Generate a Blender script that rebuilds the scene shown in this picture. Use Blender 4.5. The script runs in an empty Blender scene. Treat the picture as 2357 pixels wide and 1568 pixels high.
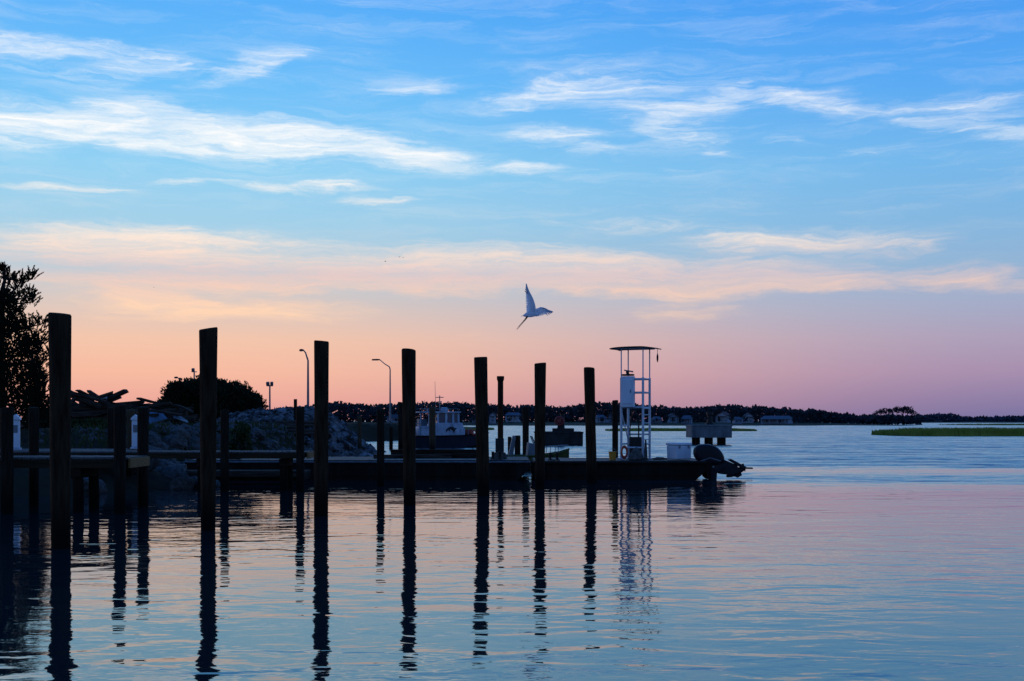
import bpy, bmesh, math, random
from mathutils import Vector, Matrix, noise, Euler
R = random.Random(7)
S = bpy.context.scene
C = S.collection
F = 2800.0; CX = 1178.5; HY = 968.0; H = 1.7
rad = math.radians
def X(px, D): return (px-CX)/F*D
def Z(py, D): return H-(py-HY)/F*D
def P(px, py, D): return Vector((X(px, D), D, Z(py, D)))
def lerp(a, b, t): return a+(b-a)*t
def interp(tab, x):
    if x <= tab[0][0]: return tab[0][1]
    for (a, b), (c, d) in zip(tab, tab[1:]):
        if x <= c: return lerp(b, d, (x-a)/(c-a))
    return tab[-1][1]
def s2l(c):
    return tuple(((v/255)/12.92 if v/255 <= .04045 else ((v/255+.055)/1.055)**2.4) for v in c)

# ------------------------------------------------------------------ mesh builder
class MB:
    def __init__(s): s.v = []; s.f = []
    def add(s, vs, fs):
        n = len(s.v); s.v += [tuple(v) for v in vs]; s.f += [tuple(i+n for i in f) for f in fs]
        return s
    def box(s, c, size, rot=None):
        c = Vector(c); hx, hy, hz = [k/2 for k in size]
        vs = [Vector((x, y, z)) for x in (-hx, hx) for y in (-hy, hy) for z in (-hz, hz)]
        if rot is not None:
            m = Euler(rot).to_matrix(); vs = [m @ v for v in vs]
        return s.add([v+c for v in vs], [(0,1,3,2),(4,6,7,5),(0,4,5,1),(2,3,7,6),(0,2,6,4),(1,5,7,3)])
    def tube(s, pts, r, n=8, flat=1.0):
        pts = [Vector(p) for p in pts]
        if not hasattr(r, '__len__'): r = [r]*len(pts)
        up = None; vs = []; fs = []
        for i, p in enumerate(pts):
            t = (pts[min(i+1, len(pts)-1)]-pts[max(i-1, 0)])
            t = t.normalized() if t.length > 1e-9 else Vector((0, 0, 1))
            if up is None:
                a = Vector((0, 1, 0)) if abs(t.y) < .9 else Vector((1, 0, 0))
            else: a = up
            u = a-t*a.dot(t); u.normalize(); up = u; w = t.cross(u)
            for k in range(n):
                th = 2*math.pi*k/n
                vs.append(p+(u*math.cos(th)*flat+w*math.sin(th))*r[i])
        for i in range(len(pts)-1):
            for k in range(n):
                a = i*n+k; b = i*n+(k+1) % n
                fs.append((a, b, b+n, a+n))
        fs.append(tuple(range(n-1, -1, -1))); m = (len(pts)-1)*n
        fs.append(tuple(range(m, m+n)))
        return s.add(vs, fs)
    def prism(s, poly, y0, y1):            # polygon in x-z, extruded along y
        n = len(poly)
        vs = [(p[0], y0, p[1]) for p in poly]+[(p[0], y1, p[1]) for p in poly]
        fs = [tuple(range(n)), tuple(range(2*n-1, n-1, -1))]
        for i in range(n):
            j = (i+1) % n; fs.append((i, i+n, j+n, j))
        return s.add(vs, fs)
    def torus(s, c, R0, r, axis='y', n=20, m=8):
        c = Vector(c); vs = []; fs = []
        for i in range(n):
            a = 2*math.pi*i/n
            for k in range(m):
                b = 2*math.pi*k/m
                q = (R0+r*math.cos(b)); v = (q*math.cos(a), r*math.sin(b), q*math.sin(a))
                if axis == 'z': v = (v[0], v[2], v[1])
                if axis == 'x': v = (v[1], v[0], v[2])
                vs.append(Vector(v)+c)
        for i in range(n):
            for k in range(m):
                fs.append((i*m+k, i*m+(k+1) % m, ((i+1) % n)*m+(k+1) % m, ((i+1) % n)*m+k))
        return s.add(vs, fs)
    def rock(s, c, r, seed=0, sq=(1, 1, .7), n=1):
        bm = bmesh.new(); bmesh.ops.create_icosphere(bm, subdivisions=n, radius=1)
        c = Vector(c); vs = []
        for v in bm.verts:
            k = 1+.45*noise.noise(v.co*1.3+Vector((seed*3.7, seed*1.3, seed)))
            vs.append(Vector((v.co.x*sq[0], v.co.y*sq[1], v.co.z*sq[2]))*r*k+c)
        bm.verts.index_update()
        fs = [tuple(v.index for v in f.verts) for f in bm.faces]; bm.free()
        return s.add(vs, fs)
    def leaf(s, p, d, L, w, rr):
        d = Vector(d).normalized(); a = Vector((rr.uniform(-1, 1), rr.uniform(-1, 1), rr.uniform(-1, 1)))
        u = d.cross(a)
        if u.length < 1e-3: u = d.cross(Vector((0, 0, 1)))+Vector((.01, 0, 0))
        u.normalize(); p = Vector(p)
        return s.add([p, p+d*L*.45+u*w*.5, p+d*L, p+d*L*.45-u*w*.5], [(0, 1, 2, 3)])
    def cloud(s, c, rads, n, L, w, rr, up=.2, shell=.5):
        c = Vector(c)
        for _ in range(n):
            while True:
                q = Vector((rr.uniform(-1, 1), rr.uniform(-1, 1), rr.uniform(-1, 1)))
                if shell < q.length <= 1 or (q.length <= 1 and rr.random() < .3): break
            p = c+Vector((q.x*rads[0], q.y*rads[1], q.z*rads[2]))
            d = q+Vector((rr.uniform(-.7, .7), rr.uniform(-.7, .7), rr.uniform(-.7, .7)+up))
            k = rr.uniform(.6, 1.3); s.leaf(p, d, L*k, w*k, rr)
        return s
    def build(s, name, mat, parent=None, loc=(0, 0, 0), rz=0, smooth=False, bevel=0, kind=None, sub=0):
        me = bpy.data.meshes.new(name); me.from_pydata(s.v, [], s.f); me.update()
        bm = bmesh.new(); bm.from_mesh(me)
        if len(s.f) < 4000: bmesh.ops.recalc_face_normals(bm, faces=bm.faces)
        bm.to_mesh(me); bm.free()
        if smooth:
            me.polygons.foreach_set('use_smooth', [True]*len(me.polygons))
            me.set_sharp_from_angle(angle=rad(45))
        me.materials.append(mat)
        o = bpy.data.objects.new(name, me); C.objects.link(o)
        o.location = loc; o.rotation_euler = (0, 0, rz)
        if parent: o.parent = parent
        if bevel:
            b = o.modifiers.new('Bevel', 'BEVEL'); b.width = bevel; b.segments = 2; b.limit_method = 'ANGLE'; b.angle_limit = rad(40)
        if sub:
            b = o.modifiers.new('Sub', 'SUBSURF'); b.levels = sub; b.render_levels = sub
        if kind: o['kind'] = kind
        return o
def tag(o, label, cat, group=None):
    o['label'] = label; o['category'] = cat
    if group: o['group'] = group
    return o
def thing(name, label, cat, loc=(0, 0, 0), rz=0, group=None):
    o = bpy.data.objects.new(name, None); C.objects.link(o); o.empty_display_size = .2
    o.location = loc; o.rotation_euler = (0, 0, rz)
    return tag(o, label, cat, group)
def dup(root, loc, rot=(0, 0, 0), scale=(1, 1, 1), label=None):
    r = root.copy(); C.objects.link(r); r.location = loc; r.rotation_euler = rot; r.scale = scale
    if label: r['label'] = label
    for ch in list(root.children):
        c = ch.copy(); C.objects.link(c); c.parent = r
        for g in list(ch.children):
            d = g.copy(); C.objects.link(d); d.parent = c
    return r

# ------------------------------------------------------------------ materials
def mat(name, c1, c2=None, scale=5, stretch=(1, 1, 1), rough=.7, metal=0, bump=0, detail=5, spec=.5, wet=False, lo=.35, hi=.65):
    m = bpy.data.materials.new(name); m.use_nodes = True
    nt = m.node_tree; b = nt.nodes['Principled BSDF']; L = nt.links.new
    b.inputs['Roughness'].default_value = rough; b.inputs['Metallic'].default_value = metal
    b.inputs['Specular IOR Level'].default_value = spec
    c2 = c2 or tuple(k*.75 for k in c1)
    tc = nt.nodes.new('ShaderNodeTexCoord'); mp = nt.nodes.new('ShaderNodeMapping'); mp.inputs['Scale'].default_value = stretch
    L(tc.outputs['Object'], mp.inputs['Vector'])
    n = nt.nodes.new('ShaderNodeTexNoise'); n.inputs['Scale'].default_value = scale; n.inputs['Detail'].default_value = detail
    n.inputs['Roughness'].default_value = .65
    L(mp.outputs['Vector'], n.inputs['Vector'])
    r = nt.nodes.new('ShaderNodeValToRGB'); r.color_ramp.elements[0].position = lo; r.color_ramp.elements[1].position = hi
    r.color_ramp.elements[0].color = (*c1, 1); r.color_ramp.elements[1].color = (*c2, 1)
    L(n.outputs['Fac'], r.inputs['Fac']); col = r.outputs['Color']
    if wet:                                      # tide-stained wood close to the waterline
        g = nt.nodes.new('ShaderNodeNewGeometry'); sx = nt.nodes.new('ShaderNodeSeparateXYZ'); L(g.outputs['Position'], sx.inputs[0])
        mr = nt.nodes.new('ShaderNodeMapRange'); mr.inputs[1].default_value = .2; mr.inputs[2].default_value = .75
        L(sx.outputs['Z'], mr.inputs[0])
        mx = nt.nodes.new('ShaderNodeMix'); mx.data_type = 'RGBA'
        L(mr.outputs[0], mx.inputs['Factor']); mx.inputs['A'].default_value = (.005, .005, .004, 1); L(col, mx.inputs['B'])
        col = mx.outputs['Result']
    L(col, b.inputs['Base Color'])
    if bump:
        bp = nt.nodes.new('ShaderNodeBump'); bp.inputs['Strength'].default_value = bump; bp.inputs['Distance'].default_value = .02
        L(n.outputs['Fac'], bp.inputs['Height']); L(bp.outputs['Normal'], b.inputs['Normal'])
    return m
M = dict(
 pile=mat('creosote_pile_wood', (.013, .008, .005), (.05, .03, .016), 6, (3, 3, .35), .9, bump=.9, wet=True, spec=.05),
 dockpile=mat('weathered_dock_pile', (.010, .008, .006), (.034, .024, .016), 6, (3, 3, .35), .9, bump=.8, wet=True, spec=.05),
 tanpile=mat('tan_pile_wood', (.045, .03, .018), (.1, .062, .033), 6, (3, 3, .35), .85, bump=.7, wet=True, spec=.1),
 deck=mat('grey_deck_boards', (.05, .048, .045), (.1, .09, .08), 4, (6, .6, 1), .75, bump=.4, spec=.3),
 fascia=mat('dock_fascia_wood', (.02, .013, .007), (.05, .031, .016), 3, (.5, 3, 6), .85, bump=.4, spec=.08),
 fresh=mat('new_yellow_pine', (.17, .085, .028), (.25, .135, .042), 3, (.5, 3, 6), .75, bump=.4, spec=.2),
 darkwood=mat('dark_old_timber', (.009, .007, .005), (.03, .02, .014), 4, (.5, 3, 3), .9, bump=.6, spec=.05),
 timber=mat('broken_timber', (.012, .009, .007), (.085, .06, .045), 4, (.4, 4, 4), .9, bump=.6, spec=.08),
 white=mat('white_paint', (.7, .72, .75), (.5, .53, .58), 3, (1, 1, .4), .45, lo=.3, hi=.8),
 whitedirty=mat('scuffed_white_paint', (.58, .61, .65), (.26, .3, .34), 4, (1, 1, .3), .5, lo=.4, hi=.75),
 boatwhite=mat('grimy_boat_paint', (.42, .47, .54), (.16, .19, .24), 2.2, (1, 1, .5), .6, lo=.4, hi=.68),
 skiffgrey=mat('grey_skiff_fittings', (.17, .19, .21), (.08, .09, .1), 3, (1, 1, .5), .6),
 hull=mat('black_barge_steel', (.008, .006, .005), (.02, .016, .013), 2.5, (1, 1, .3), .8, bump=.3, spec=.06),
 bluehull=mat('dark_blue_boat_hull', (.008, .011, .02), (.014, .018, .03), 2.5, (1, 1, .3), .6, spec=.2),
 rim=mat('worn_steel_rim', (.05, .055, .065), (.12, .13, .15), 5, (1, 3, 3), .5, spec=.4),
 rust=mat('rusted_steel', (.06, .022, .009), (.024, .012, .007), 5, (1, 1, .4), .85, bump=.5, spec=.1),
 steel=mat('galvanised_steel', (.12, .13, .14), (.2, .21, .22), 6, (1, 1, .3), .5),
 darksteel=mat('dark_metal', (.012, .012, .012), (.028, .027, .026), 6, (1, 1, 1), .6, spec=.2),
 cowl=mat('black_motor_paint', (.006, .007, .010), (.010, .012, .016), 4, (1, 1, 1), .42, spec=.16),
 motorleg=mat('grey_black_motor_leg', (.012, .013, .016), (.02, .022, .025), 8, (1, 1, 1), .55, spec=.15),
 orange=mat('orange_red_plastic', (.5, .06, .02), (.35, .04, .015), 5, (1, 1, 1), .5),
 red=mat('red_enamel', (.3, .02, .015), (.18, .015, .012), 5, (1, 1, 1), .55),
 yellow=mat('yellow_plastic', (.6, .27, .02), (.45, .18, .015), 5, (1, 1, 1), .5),
 lime=mat('lime_yellow_paint', (.09, .1, .018), (.03, .035, .012), 4, (1, 1, 1), .6, spec=.15),
 glass=mat('blue_tinted_glass', (.02, .04, .06), (.03, .05, .08), 2, (1, 1, 1), .12),
 concrete=mat('stained_concrete', (.17, .19, .2), (.08, .09, .095), 2.2, (1, 1, .4), .9, bump=.5, spec=.2),
 darkconcrete=mat('dark_stained_concrete', (.045, .043, .042), (.02, .019, .018), 2.2, (1, 1, .4), .9, bump=.5, spec=.1),
 rock=mat('grey_rock', (.1, .096, .093), (.03, .028, .026), 4, (1, 1, 1), .9, bump=.5, spec=.1),
 shell=mat('pale_shell_rubble', (.2, .2, .205), (.018, .017, .016), 2.2, (1, 1, 1), .9, bump=.5, spec=.1, lo=.36, hi=.56),
 earth=mat('dark_bank_soil', (.016, .014, .009), (.036, .03, .018), 1.2, (1, 1, 1), .95, bump=.4, spec=.05),
 farland=mat('far_shore_ground', (.03, .04, .022), (.02, .026, .018), .2, (1, 1, 1), .95, spec=.1),
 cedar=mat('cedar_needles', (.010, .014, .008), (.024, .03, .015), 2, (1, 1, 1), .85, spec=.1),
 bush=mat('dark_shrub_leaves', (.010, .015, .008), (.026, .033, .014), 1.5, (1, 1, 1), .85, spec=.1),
 weed=mat('green_weed_leaves', (.022, .036, .012), (.048, .066, .018), 2, (1, 1, 1), .8, spec=.15),
 fartree=mat('haze_tinted_tree_foliage', (.020, .028, .035), (.042, .052, .058), .25, (1, 1, 1), .9, spec=.1),  # bluish distance haze painted into the foliage colour
 farthertree=mat('haze_tinted_far_foliage', (.034, .042, .064), (.05, .06, .085), .1, (1, 1, 1), .9, spec=.1),  # stronger haze tint in the colour for the most distant wood
 bark=mat('dark_bark', (.015, .012, .01), (.03, .025, .02), 5, (2, 2, .4), .9, bump=.5, spec=.15),
 marsh=mat('marsh_grass', (.17, .2, .025), (.27, .28, .05), .5, (1, 1, 1), .8, spec=.15),
 marshbase=mat('marsh_mud', (.05, .055, .016), (.085, .09, .024), .6, (1, 1, 1), .9, spec=.1),
 wall_a=mat('pale_blue_siding', (.2, .26, .34), (.13, .175, .23), .5, (1, 1, 6), .8),
 wall_b=mat('white_siding', (.38, .4, .44), (.26, .28, .32), .5, (1, 1, 6), .8),
 wall_c=mat('grey_siding', (.1, .11, .135), (.07, .08, .1), .5, (1, 1, 6), .8),
 roof_a=mat('slate_roof', (.04, .045, .056), (.028, .032, .04), .6, (1, 1, 1), .85),
 roof_b=mat('red_brown_roof', (.13, .045, .045), (.09, .035, .035), .6, (1, 1, 1), .85),
 roof_c=mat('grey_blue_roof', (.075, .095, .125), (.055, .075, .1), .6, (1, 1, 1), .85),
 feather=mat('white_feathers', (.94, .94, .95), (.82, .84, .88), 22, (1, 1, 1), .8, spec=.1),
 flight=mat('shade_tinted_flight_feathers', (.66, .63, .66), (.4, .4, .46), 26, (1, 1, 1), .8, spec=.1),  # wing shading painted as a greyer copy of the white feathers
 beak=mat('yellow_beak', (.3, .16, .03), (.22, .12, .03), 20, (1, 1, 1), .5),
 birdleg=mat('black_bird_legs', (.012, .012, .014), (.02, .02, .022), 20, (1, 1, 1), .6),
 canvas=mat('grey_canvas_bag', (.11, .1, .09), (.045, .042, .038), 8, (1, 1, 1), .9, bump=.5, spec=.1),
 blue=mat('faded_blue_sheet', (.10, .16, .22), (.06, .1, .14), 3, (1, 1, 1), .6),
)
# thin feathers let some of the sky through
nt = M['feather'].node_tree; L = nt.links.new
tr_ = nt.nodes.new('ShaderNodeBsdfTranslucent'); tr_.inputs['Color'].default_value = (.95, .94, .95, 1)
mx_ = nt.nodes.new('ShaderNodeMixShader'); mx_.inputs[0].default_value = .5
L(nt.nodes['Principled BSDF'].outputs[0], mx_.inputs[1]); L(tr_.outputs[0], mx_.inputs[2]); L(mx_.outputs[0], nt.nodes['Material Output'].inputs['Surface'])

# ------------------------------------------------------------------ world sky
w = bpy.data.worlds.new('World'); S.world = w; w.use_nodes = True
nt = w.node_tree; nt.nodes.clear(); L = nt.links.new
def N(t, **k):
    n = nt.nodes.new(t)
    for a, b in k.items(): setattr(n, a, b)
    return n
def val(sock, v):
    if isinstance(v, bpy.types.NodeSocket): L(v, sock)
    else: sock.default_value = v
def MA(op, a, b=0.0, c=0.0, clamp=False):
    n = N('ShaderNodeMath', operation=op, use_clamp=clamp)
    val(n.inputs[0], a); val(n.inputs[1], b); val(n.inputs[2], c); return n.outputs[0]
def VM(op, a, b=None):
    n = N('ShaderNodeVectorMath', operation=op); val(n.inputs[0], a)
    if b is not None: val(n.inputs[1], b)
    return n.outputs[0]
def MR(v, a, b, c=0.0, d=1.0, smooth=True):
    n = N('ShaderNodeMapRange', interpolation_type='SMOOTHSTEP' if smooth else 'LINEAR')
    val(n.inputs[0], v)
    for i, k in enumerate((a, b, c, d)): n.inputs[i+1].default_value = k
    return n.outputs[0]
def MIX(f, a, b, blend='MIX'):
    n = N('ShaderNodeMix', data_type='RGBA', blend_type=blend)
    val(n.inputs['Factor'], f); val(n.inputs['A'], a); val(n.inputs['B'], b); return n.outputs['Result']
def ramp(fac, stops):
    n = N('ShaderNodeValToRGB'); cr = n.color_ramp
    while len(cr.elements) < len(stops): cr.elements.new(.5)
    for e, (p, c) in zip(cr.elements, stops): e.position = p; e.color = (*s2l(c), 1)
    L(fac, n.inputs['Fac']); return n.outputs['Color']
tc = N('ShaderNodeTexCoord'); nv = N('ShaderNodeVectorMath', operation='NORMALIZE'); L(tc.outputs['Generated'], nv.inputs[0])
sp = N('ShaderNodeSeparateXYZ'); L(nv.outputs[0], sp.inputs[0])
az = MA('ARCTAN2', sp.outputs['X'], sp.outputs['Y']); el = MA('ARCSINE', sp.outputs['Z'])
eld = MA('MULTIPLY', el, 180/math.pi)
t = MA('DIVIDE', eld, 42.0, clamp=True)
def st(lst): return [(e/42.0, c) for e, c in lst]
left = ramp(t, st([(0, (210,152,156)), (.9, (234,168,156)), (2.2, (243,184,161)), (3.7, (240,194,170)), (5.2, (215,196,190)), (7.0, (178,201,216)), (9, (160,206,232)), (11.5, (142,206,242)), (15, (108,190,248)), (19, (82,172,248)), (26, (52,138,226)), (40, (34,98,192))]))
right = ramp(t, st([(0, (116,113,160)), (.9, (138,124,166)), (2.2, (164,141,175)), (3.7, (169,157,186)), (5.2, (160,170,200)), (7.0, (142,178,213)), (9, (126,180,224)), (11.5, (112,180,234)), (15, (84,166,242)), (19, (64,150,240)), (26, (44,122,218)), (40, (30,92,188))]))
fx = MR(az, rad(-14), rad(25))
sky = MIX(fx, left, right)
# cirrus streaks laid out by azimuth and elevation on the sky sphere
cmb = N('ShaderNodeCombineXYZ'); L(MA('MULTIPLY', az, 100), cmb.inputs[0]); L(MA('MULTIPLY', el, 100), cmb.inputs[1])
def mapped(src, sc, rot=0.0, off=(0, 0, 0)):
    m = N('ShaderNodeMapping'); m.inputs['Scale'].default_value = sc; m.inputs['Rotation'].default_value = (0, 0, rot); m.inputs['Location'].default_value = off
    L(src, m.inputs['Vector']); return m.outputs[0]
def noise_tex(vec, scale, detail=4, rough=.55, dist=0):
    n = N('ShaderNodeTexNoise'); n.inputs['Scale'].default_value = scale; n.inputs['Detail'].default_value = detail
    n.inputs['Roughness'].default_value = rough; n.inputs['Distortion'].default_value = dist; L(vec, n.inputs['Vector']); return n
wn = noise_tex(mapped(cmb.outputs[0], (.09, .3, 1)), 1, 5, .6)
WP = VM('ADD', VM('MULTIPLY', VM('SUBTRACT', wn.outputs['Color'], (.5, .5, .5)), (12, 2.8, 0)), cmb.outputs[0])
def azel(px, py):
    a = math.atan((px-CX)/F); e = math.atan((HY-py)/F*math.cos(a)); return Vector((a*100, e*100))
streaks = [  # x0,y0,x1,y1,half thickness,amount
 (-250,78,130,110,26,1.0), (60,105,420,150,34,.6), (430,185,730,128,22,1.0), (0,150,480,160,40,.45),
 (-500,235,420,300,42,1.05), (150,275,800,335,38,1.1), (500,300,1180,368,34,1.05), (820,350,1170,388,22,.9), (210,238,420,240,18,.7), (-200,290,500,335,40,.7), (300,340,900,350,60,.4),
 (1150,305,1460,345,28,.85), (1060,255,1440,185,28,.75), (780,222,1060,188,24,.65), (1130,175,1800,200,50,.5),
 (1310,262,1640,262,20,.75), (1500,270,1680,200,18,.6), (1620,205,2010,240,20,.85), (1450,310,1680,318,30,.7), (1400,300,1640,250,22,.5),
 (1750,235,2200,262,34,.5), (2060,262,2420,222,30,.85), (2110,285,2450,325,18,.9), (1760,322,1900,326,11,.7), (1900,330,2140,345,16,.5),
 (-60,422,360,446,10,1.1), (340,428,530,421,8,.95), (510,427,700,437,11,1.4), (690,428,920,440,10,1.25), (790,458,1000,465,9,1.2), (1150,392,1330,388,11,.8), (1500,393,1580,394,7,.8), (1570,352,1700,356,9,.6),
 (-300,565,700,565,46,1.05), (100,602,1300,612,46,1.1), (900,590,1900,632,42,1.1), (1300,640,2250,625,38,.95), (1560,545,2230,555,26,1.2), (-300,640,900,646,18,1.0), (700,645,1900,655,18,1.0), (1200,505,1700,520,18,.5), (-100,535,500,540,24,.7),
 (1500,655,1900,662,12,.8), (2060,630,2500,655,22,1.1), (230,665,470,695,17,1.6), (330,700,900,718,24,1.5), (1420,725,1720,700,22,.9), (60,690,500,712,26,.9), (2150,95,2380,90,16,.35), (2000,40,2400,10,40,.3), (1030,778,1130,780,6,.4),
]
acc = None
for (x0, y0, x1, y1, th, amp) in streaks:
    a = azel(x0, y0); b = azel(x1, y1); c = (a+b)/2; d = b-a
    m = N('ShaderNodeMapping', vector_type='TEXTURE')
    m.inputs['Location'].default_value = (c.x, c.y, 0); m.inputs['Rotation'].default_value = (0, 0, math.atan2(d.y, d.x)); m.inputs['Scale'].default_value = (d.length*.66, th/28*1.6, 1)
    L(WP, m.inputs['Vector'])
    g = N('ShaderNodeTexGradient', gradient_type='SPHERICAL'); L(m.outputs[0], g.inputs[0])
    acc = MA('MULTIPLY_ADD', g.outputs['Fac'], amp, acc if acc is not None else 0.0)
acc = MA('MINIMUM', acc, 1.2)
n1 = noise_tex(mapped(WP, (.08, .8, 1), rad(3)), 1, 8, .66, .6).outputs['Fac']
n2 = noise_tex(mapped(WP, (.3, 3.0, 1), rad(-6), (4, 2, 0)), 1, 5, .62, .4).outputs['Fac']
hi = MR(eld, 6, 10.5, .8, 1.0)
nn = MA('MULTIPLY', hi, MA('ADD', MA('MULTIPLY', MA('SUBTRACT', n1, .5), 2.5), MA('MULTIPLY', MA('SUBTRACT', n2, .5), 1.35)))
dens = MR(MA('ADD', acc, nn), -.1, 2.0)
dens = MA('MULTIPLY', dens, MR(acc, 0, .55))
dens = MA('MULTIPLY', dens, MR(eld, 7, 11, 1.2, .97))
veil = MA('MULTIPLY', MR(n1, .42, .85), MR(eld, 4, 11))
dens = MA('MULTIPLY_ADD', veil, .25, dens, clamp=True)
ccol = ramp(t, st([(0, (232,174,164)), (3, (250,198,168)), (5, (255,212,180)), (6.0, (243,205,187)), (6.8, (224,200,200)), (7.6, (246,220,206)), (8.5, (248,232,220)), (10.2, (254,245,236)), (12, (253,253,252)), (20, (250,252,255)), (40, (190,215,245))]))
ccol = MIX(MA('MULTIPLY', fx, .42), ccol, MIX(.5, ccol, right))
sky = MIX(dens, sky, ccol)
# dusk: dimmer and bluer sky away from the afterglow
back = MR(sp.outputs['Y'], -.25, .75)
dusk = ramp(t, st([(0, (112,122,166)), (6, (116,148,198)), (20, (88,138,208)), (40, (44,106,196))]))
sky = MIX(back, dusk, sky)
below = MR(sp.outputs['Z'], -.06, -.005)
sky = MIX(below, (.03, .05, .07, 1), sky)
bg1 = N('ShaderNodeBackground'); L(sky, bg1.inputs['Color']); bg1.inputs['Strength'].default_value = 1.0
nish = N('ShaderNodeTexSky', sky_type='NISHITA'); nish.sun_disc = False; nish.sun_elevation = rad(2); nish.sun_rotation = rad(-60)
bg2 = N('ShaderNodeBackground'); L(nish.outputs[0], bg2.inputs['Color']); bg2.inputs['Strength'].default_value = .01
ad = N('ShaderNodeAddShader'); L(bg1.outputs[0], ad.inputs[0]); L(bg2.outputs[0], ad.inputs[1])
out = N('ShaderNodeOutputWorld'); L(ad.outputs[0], out.inputs['Surface'])
sl = bpy.data.lights.new('sun', 'SUN'); sl.energy = .2; sl.angle = rad(12); sl.color = (1, .72, .55)
so = bpy.data.objects.new('sun', sl); C.objects.link(so)
sd = Vector((math.sin(rad(-60))*math.cos(rad(4)), math.cos(rad(-60))*math.cos(rad(4)), math.sin(rad(4))))
so.rotation_euler = (-sd).to_track_quat('-Z', 'Y').to_euler(); so.location = (-30, 0, 30)

# ------------------------------------------------------------------ camera
cam = bpy.data.cameras.new('camera'); co = bpy.data.objects.new('camera', cam); C.objects.link(co); S.camera = co
cam.sensor_width = 36; cam.lens = 36*F/2357; cam.shift_y = 184/2357; cam.clip_end = 20000
co.location = (0, 0, H); co.rotation_euler = (rad(90), 0, 0)
S.view_settings.view_transform = 'Standard'; S.view_settings.look = 'None'; S.view_settings.exposure = 0

# ------------------------------------------------------------------ water
wm = bpy.data.materials.new('harbour_water'); wm.use_nodes = True
nt = wm.node_tree; L = nt.links.new; b = nt.nodes['Principled BSDF']
b.inputs['Base Color'].default_value = (.004, .02, .025, 1); b.inputs['IOR'].default_value = 1.9
tc = N('ShaderNodeTexCoord'); O = tc.outputs['Object']
sx = N('ShaderNodeSeparateXYZ'); L(O, sx.inputs[0])
patch = noise_tex(mapped(O, (.02, .13, 1)), 1, 5, .6, .5).outputs['Fac']
lee = MA('MAXIMUM', MA('MINIMUM', MA('MULTIPLY', sx.outputs['X'], .7), 3.0), -9.0)      # sheltered water by the bank
dist = MA('ADD', MA('ADD', sx.outputs['Y'], lee), MA('MULTIPLY', MA('SUBTRACT', patch, .5), 14))
ruff = MR(dist, 31, 42)
slick = MA('SUBTRACT', 1, MA('MULTIPLY', MR(dist, 40, 43), MA('SUBTRACT', 1, MR(dist, 43, 48))))
slick = MA('MAXIMUM', slick, .3)
cat = noise_tex(mapped(O, (.05, .45, 1), 0, (3, 7, 0)), 1, 6, .75, .3).outputs['Fac']
ruff = MA('MULTIPLY', MA('MULTIPLY', ruff, slick), MR(cat, .32, .68, .45, 1.3))
w0 = noise_tex(mapped(O, (.16, .5, 1), rad(4)), 1, 2, .5, .3).outputs['Fac']
w1 = noise_tex(mapped(O, (1.15, 2.2, 1), rad(-5)), 1, 2, .45, .5).outputs['Fac']
w2 = noise_tex(mapped(O, (3.4, 6.5, 1), rad(7)), 1, 2, .5, .3).outputs['Fac']
calm = MR(noise_tex(mapped(O, (.05, .22, 1)), 1, 3).outputs['Fac'], .35, .65, .45, 1.1)
calm = MA('MULTIPLY', calm, MR(MA('ADD', sx.outputs['X'], MA('MULTIPLY', sx.outputs['Y'], .17)), -4.5, -1.5, .5, 1.0))   # calmer in the shelter of the dock
hgt = MA('ADD', MA('MULTIPLY', w0, .012), MA('ADD', MA('MULTIPLY', w1, MA('MULTIPLY', calm, .0165)), MA('MULTIPLY', w2, MA('MULTIPLY', calm, .0034))))
bp = N('ShaderNodeBump'); bp.inputs['Strength'].default_value = 1; bp.inputs['Distance'].default_value = 1; L(hgt, bp.inputs['Height'])
# wind ruffle: the slopes of small wave faces, from a fractal field in metres
rs = noise_tex(mapped(O, (.3, 1.3, 1), rad(3)), 1, 7, .78, .2)
sv = N('ShaderNodeSeparateXYZ'); L(VM('SUBTRACT', rs.outputs['Color'], (.5, .5, .5)), sv.inputs[0])
slx = MA('MULTIPLY', sv.outputs[0], .6); sly = MA('SUBTRACT', MA('MULTIPLY', MA('ABSOLUTE', sv.outputs[1]), -1.9), .055)
sc_ = N('ShaderNodeCombineXYZ'); L(MA('MULTIPLY', slx, ruff), sc_.inputs[0]); L(MA('MULTIPLY', sly, ruff), sc_.inputs[1])
L(VM('NORMALIZE', VM('ADD', bp.outputs[0], sc_.outputs[0])), b.inputs['Normal'])
L(MA('MULTIPLY_ADD', ruff, .08, .03), b.inputs['Roughness'])
L(MIX(MA('MINIMUM', ruff, 1.0), (.82, .98, 1, 1), (.8, .97, 1, 1)), b.inputs['Specular Tint'])
water = MB().add([(-6000, -300, 0), (6000, -300, 0), (6000, 9000, 0), (-6000, 9000, 0)], [(0, 1, 2, 3)]).build('water', wm, kind='structure')

# ------------------------------------------------------------------ near land
shore = [(24, -15.5), (26.5, -11.6), (28, -9.6), (29.5, -8.5), (31, -8.2), (33, -8.6), (38, -9.4), (45, -9.1), (55, -8.5), (61, -7.3), (64, -7.2), (67, -7.9), (72, -10.5), (88, -13.5), (100, -11), (106, -8.2), (140, -9), (170, -14)]
def land_z(x, y):
    d = interp(shore, y)-x+.5*noise.noise(Vector((x*.4, y*.4, 3)))
    if d < 0: return max(-.6, d*.5)
    k = min(1, d/2.2); k = k*k*(3-2*k)
    top = lerp(.64, 1.4, max(0, min(1, (y-33)/4)))
    return k*top+.12*noise.noise(Vector((x*.8, y*.8, 0)))*k
mb = MB(); nx, ny = 110, 170
for j in range(ny+1):
    y = 24+(j/ny)**1.35*146
    for i in range(nx+1):
        x = -4-(i/nx)**1.4*110
        mb.v.append((x, y, land_z(x, y)))
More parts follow.
